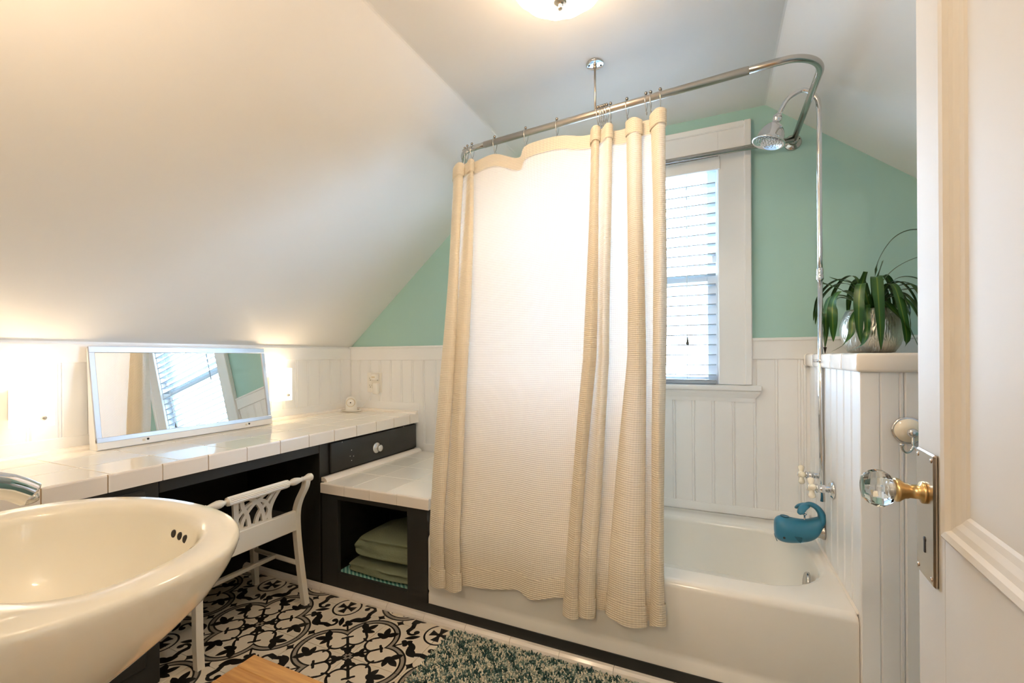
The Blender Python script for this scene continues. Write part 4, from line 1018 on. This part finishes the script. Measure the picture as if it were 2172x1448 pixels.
# ------------------------------------------------------------------ vanity chair
def chair():
    t = thing('vanity_chair', (-1.9, 1.23, 0), 'cream painted low back vanity chair with pierced fretwork splat', 'chair')
    YA, YZ = 1.005, 1.462
    def leg(path, w0, w1, d0, d1, nm='leg'):
        P = cspline(path, 6); n = len(P); rings_ = []
        for i, p in enumerate(P):
            f = i / (n - 1); w = (w0 + (w1 - w0) * f) / 2; d = (d0 + (d1 - d0) * f) / 2
            rings_.append([(p.x - d, p.y - w, p.z), (p.x + d, p.y - w, p.z), (p.x + d, p.y + w, p.z), (p.x - d, p.y + w, p.z)])
        return MB().loft(rings_, smooth=False).build(nm, 'cream_paint', t)
    for y, s in ((YA, -1), (YZ, 1)):
        leg([(-1.712, y + s * .006, .574), (-1.718, y + s * .002, .54), (-1.742, y - s * .010, .48), (-1.757, y - s * .012, .42), (-1.757, y - s * .010, .33), (-1.748, y - s * .006, .22), (-1.736, y, .10), (-1.722, y + s * .004, 0)], .024, .026, .028, .026)
        leg([(-2.075, y + s * .0, .40), (-2.085, y + s * .010, .2), (-2.10, y + s * .03, 0)], .034, .022, .034, .022)
        MB().tube([(-1.745, y - s * .004, .185), (-2.085, y + s * .012, .185)], .013, 4, ell=(1, .8)).build('stretcher', 'cream_paint', t)
    MB().box(-1.935, -1.913, YA, YZ + .006, .176, .194, .003).build('stretcher', 'cream_paint', t)
    MB().box(-1.768, -1.746, YA - .002, YZ + .002, .345, .436, .003).build('back_rail', 'cream_paint', t)
    MB().box(-2.095, -1.770, YA - .012, YZ + .012, .335, .38, .004).build('seat_frame', 'cream_paint', t)
    MB().box(-2.10, -1.772, YA - .008, YZ + .008, .38, .408, .012, 3).build('seat', 'dark_cloth', t)
    # turned top rail along Y, fluted middle
    xc, zc = -1.711, .583; mid = (YA + YZ) / 2
    half = [(.0, .134), (.0165, .134), (.0165, .128)]
    def turned(s):
        pr = [(.0165, .128), (.017, .134), (.010, .138), (.008, .144), (.012, .150), (.0155, .160), (.0165, .172), (.0135, .188), (.0095, .203), (.009, .208), (.012, .212), (.009, .216), (.011, .222), (.0135, .234), (.0165, .240), (.0185, .249), (.0165, .259), (.010, .265), (.002, .267)]
        return MB().lathe([(r, s * h) for r, h in pr], (xc, mid, zc), (0, 1, 0), 24)
    turned(-1).build('turned_end', 'cream_paint', t); turned(1).build('turned_end', 'cream_paint', t)
    n = 64; rings_ = []
    for h in (-.129, .129): rings_.append([(xc + (.0165 + .0014 * math.cos(16 * a)) * math.cos(a), mid + h, zc + (.0165 + .0014 * math.cos(16 * a)) * math.sin(a)) for a in [2 * PI * k / n for k in range(n)]])
    MB().loft(rings_, smooth=True).build('fluted_rail', 'cream_paint', t, angle=60)
    # pierced splat: strips in the (y,z) plane
    z0, z1 = .432, .572
    def strip(m, pts, w=.0105):
        P = cspline([(0, mid + a * .100, z0 + h * (z1 - z0)) for a, h in pts], 8); fr, bk = [], []
        L_, R_ = [], []
        for i, p in enumerate(P):
            d = (P[min(i + 1, len(P) - 1)] - P[max(i - 1, 0)]).normalized(); nn = Vector((0, -d.z, d.y)) * (w * .72); L_.append(p + nn); R_.append(p - nn)
        def xo(p): f = (p.z - z0) / (z1 - z0); return -1.757 + (.040) * f * f
        rings_ = [[(xo(a) - .006, a.y, a.z), (xo(a) + .006, a.y, a.z), (xo(b) + .006, b.y, b.z), (xo(b) - .006, b.y, b.z)] for a, b in zip(L_, R_)]
        m.loft(rings_, smooth=False)
    m = MB()
    for s in (-1, 1):
        strip(m, [(s * .78, 0), (s * .74, .3), (s * .80, .6), (s * .98, 1)], .014)
        strip(m, [(s * .52, 0), (s * .42, .35), (s * .10, .72), (-s * .42, 1.0)], .011)
        strip(m, [(s * .12, 0), (s * .26, .38), (s * .58, .75), (s * .74, 1.0)], .011)
        strip(m, [(s * .72, .42), (s * .45, .68), (s * .18, .80), (0, .83)], .010)
        strip(m, [(s * .5, 0), (s * .62, .2), (s * .76, .36)], .009)
    strip(m, [(-.96, .985), (0, .985), (.96, .985)], .012); strip(m, [(-.80, .03), (0, .03), (.80, .03)], .012)
    m.build('splat', 'cream_paint', t)
mat('dark_cloth', lin(40, 38, 36), .9)  # near-black cloth of the chair seat
chair()

# ------------------------------------------------------------------ wooden step stool, rug
def stool():
    x0, x1, y0, y1, h = -1.258, -.86, .60, .889, .25
    t = thing('step_stool', ((x0 + x1) / 2, (y0 + y1) / 2, 0), 'honey coloured butcher block wooden stool beside the sink', 'stool')
    n = 5; wd = (y1 - y0) / n
    for k in range(n): MB().box(x0, x1, y0 + wd * k, y0 + wd * (k + 1), h - .028, h, .0012 if k not in (0, n - 1) else .0025).build('top_board', 'wood', t)
    for x in (x0 + .03, x1 - .05): MB().box(x, x + .02, y0 + .02, y1 - .02, 0, h - .028, .002).build('side_panel', 'wood', t)
    MB().box(x0 + .05, x1 - .05, (y0 + y1) / 2 - .01, (y0 + y1) / 2 + .01, h - .11, h - .03, .002).build('stretcher', 'wood', t)
stool()

def rug():
    x0, x1, y0, y1 = -.978, -.10, 1.06, 1.562
    t = thing('bath_rug', ((x0 + x1) / 2, (y0 + y1) / 2, 0), 'flecked green and cream shag bath rug in front of the tub', 'rug')
    MB().box(x0 + .006, x1 - .006, y0 + .006, y1 - .006, .0006, .010, .003).build('backing', 'rug_base', t)
    m = MB(); col = []; rnd = random.Random(3); st = .0056
    nx, ny = int((x1 - x0) / st), int((y1 - y0) / st)
    def fl(x, y): return math.sin(x * 61 + 3 * math.sin(y * 43)) + math.sin(y * 71 + 2 * math.sin(x * 57 + 1)) + .8 * math.sin((x + y) * 131)
    for i in range(nx):
        for j in range(ny):
            x = x0 + (i + rnd.random()) * st; y = y0 + (j + rnd.random()) * st
            h = .008 + rnd.random() * .006; r = .0030 + rnd.random() * .0014; a = rnd.random() * 6.28; lx, ly = rnd.uniform(-.006, .006), rnd.uniform(-.006, .006)
            b = [(x + r * math.cos(a + k * 2.094), y + r * math.sin(a + k * 2.094), .008) for k in range(3)]
            tt = [(x + lx + r * .75 * math.cos(a + .5 + k * 2.094), y + ly + r * .75 * math.sin(a + .5 + k * 2.094), .008 + h) for k in range(3)]
            m.add(b + tt, [(0, 1, 4, 3), (1, 2, 5, 4), (2, 0, 3, 5), (3, 4, 5)], False)
            v = min(.999, max(0, .5 + .16 * fl(x, y) + rnd.uniform(-.42, .42))); col += [v] * 4
    o = m.build('pile', 'rug_pile', t, kind='stuff')
    at = o.data.attributes.new('tuft', 'FLOAT', 'FACE'); at.data.foreach_set('value', col)
rug()

# ------------------------------------------------------------------ plant on the half wall
def plant():
    c = Vector((.552, 2.10, ZHW))
    t = thing('potted_plant', c, 'strappy leaved green plant in embossed silver pot on the half wall', 'potted plant')
    MB().lathe([(.055, 0), (.070, .004), (.086, .030), (.096, .065), (.098, .095), (.092, .130), (.080, .158), (.076, .166), (.072, .166), (.072, .145), (.001, .143)], c + Vector((0, 0, .0004)), seg=40).build('pot', 'pot', t)
    MB().lathe([(.0715, .140), (.05, .147), (.001, .149)], c, seg=24).build('soil', 'soil', t)
    def leaf(pts, w=.020, tip=True):
        P = cspline([Vector(p) for p in pts], 7); n = len(P); m = MB(); m.uv = []; vs = []
        for i, p in enumerate(P):
            f = i / (n - 1); d = (P[min(i + 1, n - 1)] - P[max(i - 1, 0)]).normalized()
            side = d.cross(Vector((0, 0, 1)))
            if side.length < .15: side = d.cross(Vector((.45, -.89, 0)))
            side = side.normalized(); 
            if i and side.dot(prev) < 0: side = -side
            if i: side = (side * .4 + prev * .6).normalized()
            prev = side; nn = side.cross(d).normalized()
            ww = w * .70 * (.65 + .7 * f if f < .5 else 1.0) * (1 if f < .72 or not tip else max(.05, 1 - ((f - .72) / .28) ** 1.6))
            for k, (a, u_) in enumerate(((-1, 0), (0, .5), (1, 1))):
                vs.append(p + side * (a * ww) + nn * (.18 * ww * abs(a))); m.uv.append((u_, f))
        m.add(vs, [(i * 3 + k, i * 3 + k + 1, (i + 1) * 3 + k + 1, (i + 1) * 3 + k) for i in range(n - 1) for k in range(2)], True)
        return m.build('leaf', 'leaf', t)
    b = c + Vector((0, 0, .15))
    def L(*offs, w=.021, tip=True): leaf([b + Vector((random.uniform(-.015, .015), random.uniform(-.015, .015), -.01))] + [c + Vector(o) for o in offs], w, tip)
    # hanging leaves towards the viewer
    L((-0.030, -.05, .23), (-0.050, -.085, .255), (-0.062, -.105, .20), (-0.066, -.115, .10), (-0.060, -.118, .035), w=.024)
    L((.0, -.05, .26), (-0.005, -.085, .275), (-0.008, -.110, .21), (-0.006, -.120, .10), (-0.004, -.122, .01), w=.025)
    L((.03, -.05, .24), (.045, -.085, .24), (.055, -.115, .16), (.065, -.13, .06), (.060, -.13, .02), w=.023)
    L((-0.060, -.02, .22), (-0.105, -.045, .235), (-0.132, -.06, .19), (-0.135, -.07, .10), (-0.134, -.072, .045), w=.024)
    L((-0.060, .0, .21), (-0.120, -.01, .225), (-0.142, -.02, .19), (-0.149, -.028, .12), (-0.147, -.03, .055), w=.018)
    L((-0.050, .01, .20), (-0.110, .0, .215), (-0.141, -.01, .17), (-0.147, -.02, .09), (-0.152, -.03, .02), w=.016)
    L((-0.060, .03, .23), (-0.120, .03, .27), (-0.146, .02, .278), (-0.160, .01, .29), w=.012)
    L((-0.030, .02, .25), (-0.060, .01, .275), (-0.100, .0, .285), (-0.134, -.01, .30), w=.012)
    L((-0.040, -.03, .17), (-0.075, -.08, .13), (-0.085, -.10, .07), (-0.110, -.10, .03), (-0.144, -.085, .006), w=.016)
    L((-0.020, -.04, .18), (-0.035, -.09, .16), (-0.040, -.105, .08), (-0.055, -.11, .03), (-0.100, -.11, .006), w=.015)
    L((.015, .01, .28), (.03, .01, .36), (.07, .0, .43), (.12, -.01, .452), (.18, -.02, .43), (.24, -.03, .36), w=.014)
    L((.03, .02, .25), (.07, .02, .31), (.12, .02, .345), (.18, .02, .36), (.25, .01, .35), w=.015)
    L((.01, -.02, .22), (.018, -.022, .29), (.032, -.024, .345), w=.020, tip=False)
    L((-0.030, -.03, .22), (-0.035, -.035, .26), (-0.025, -.045, .305), w=.020, tip=False)
    L((.04, -.02, .24), (.09, -.05, .255), (.12, -.08, .20), (.135, -.09, .12), (.14, -.09, .07), w=.022)
    L((.05, -.01, .23), (.11, -.02, .25), (.16, -.04, .20), (.185, -.05, .12), (.19, -.05, .03), w=.022)
    L((.06, .0, .22), (.13, .0, .235), (.20, .0, .20), (.24, -.01, .12), w=.020)
    L((.03, -.06, .20), (.07, -.10, .19), (.10, -.12, .12), (.12, -.125, .03), w=.022)
    L((.02, -.05, .19), (.04, -.10, .15), (.075, -.125, .08), (.10, -.13, .01), w=.020)
    rnd = random.Random(11)
    for k in range(14):
        a = rnd.uniform(-.4, 2.5); r = rnd.uniform(.13, .19); ca, sa = math.cos(a), math.sin(a) * .8; z = rnd.uniform(.22, .30)
        L((.35 * r * ca, .35 * r * sa, z - .01), (.7 * r * ca, .7 * r * sa, z), (r * ca, r * sa, z - .06), (1.1 * r * ca, 1.1 * r * sa, z - .15), w=rnd.uniform(.014, .022))
    MB().lathe([(.006, 0), (.0035, -.012), (.0015, -.022), (.0004, -.03)], c + Vector((-.152, -.03, .025)), seg=8).build('dry_tip', 'soil', t)
plant()

# ------------------------------------------------------------------ robe hook
def hook():
    c = Vector((.497, YF - .0125, .926)); d = (0, -1, 0)
    t = thing('robe_hook', c, 'chrome robe hook with cream porcelain dome on the half wall end', 'hook')
    MB().lathe([(.037, 0), (.0385, .003), (.037, .007), (.034, .008)], c, d, 36).build('ring', 'chrome', t)
    MB().lathe([(.0345, .005), (.032, .010), (.026, .016), (.017, .021), (.010, .023)], c, d, 36).build('dome', 'porcelain', t)
    MB().lathe([(.009, .021), (.010, .026), (.0125, .032), (.0125, .038), (.009, .044), (.003, .046)], c + Vector((0, 0, -.002)), d, 20).build('boss', 'chrome', t)
    m = MB(); y = c.y - .036
    m.tube([(c.x, y, c.z - .01), (c.x - .001, y - .002, c.z - .03), (c.x - .001, y - .004, c.z - .042)], .0036, 10)
    for s in (-1, 1): m.tube(cspline([(c.x, y - .004, c.z - .036), (c.x + s * .008, y - .008, c.z - .050), (c.x + s * .020, y - .014, c.z - .054), (c.x + s * .028, y - .02, c.z - .046), (c.x + s * .031, y - .022, c.z - .034)], 5), .0034, 10)
    for s in (-1, 1): m.lathe([(.0036, -.004), (.0065, 0), (.0062, .003), (.002, .005)], (c.x + s * .031, y - .022, c.z - .033), (0, 0, 1), 12)
    m.build('hooks', 'chrome', t)
hook()
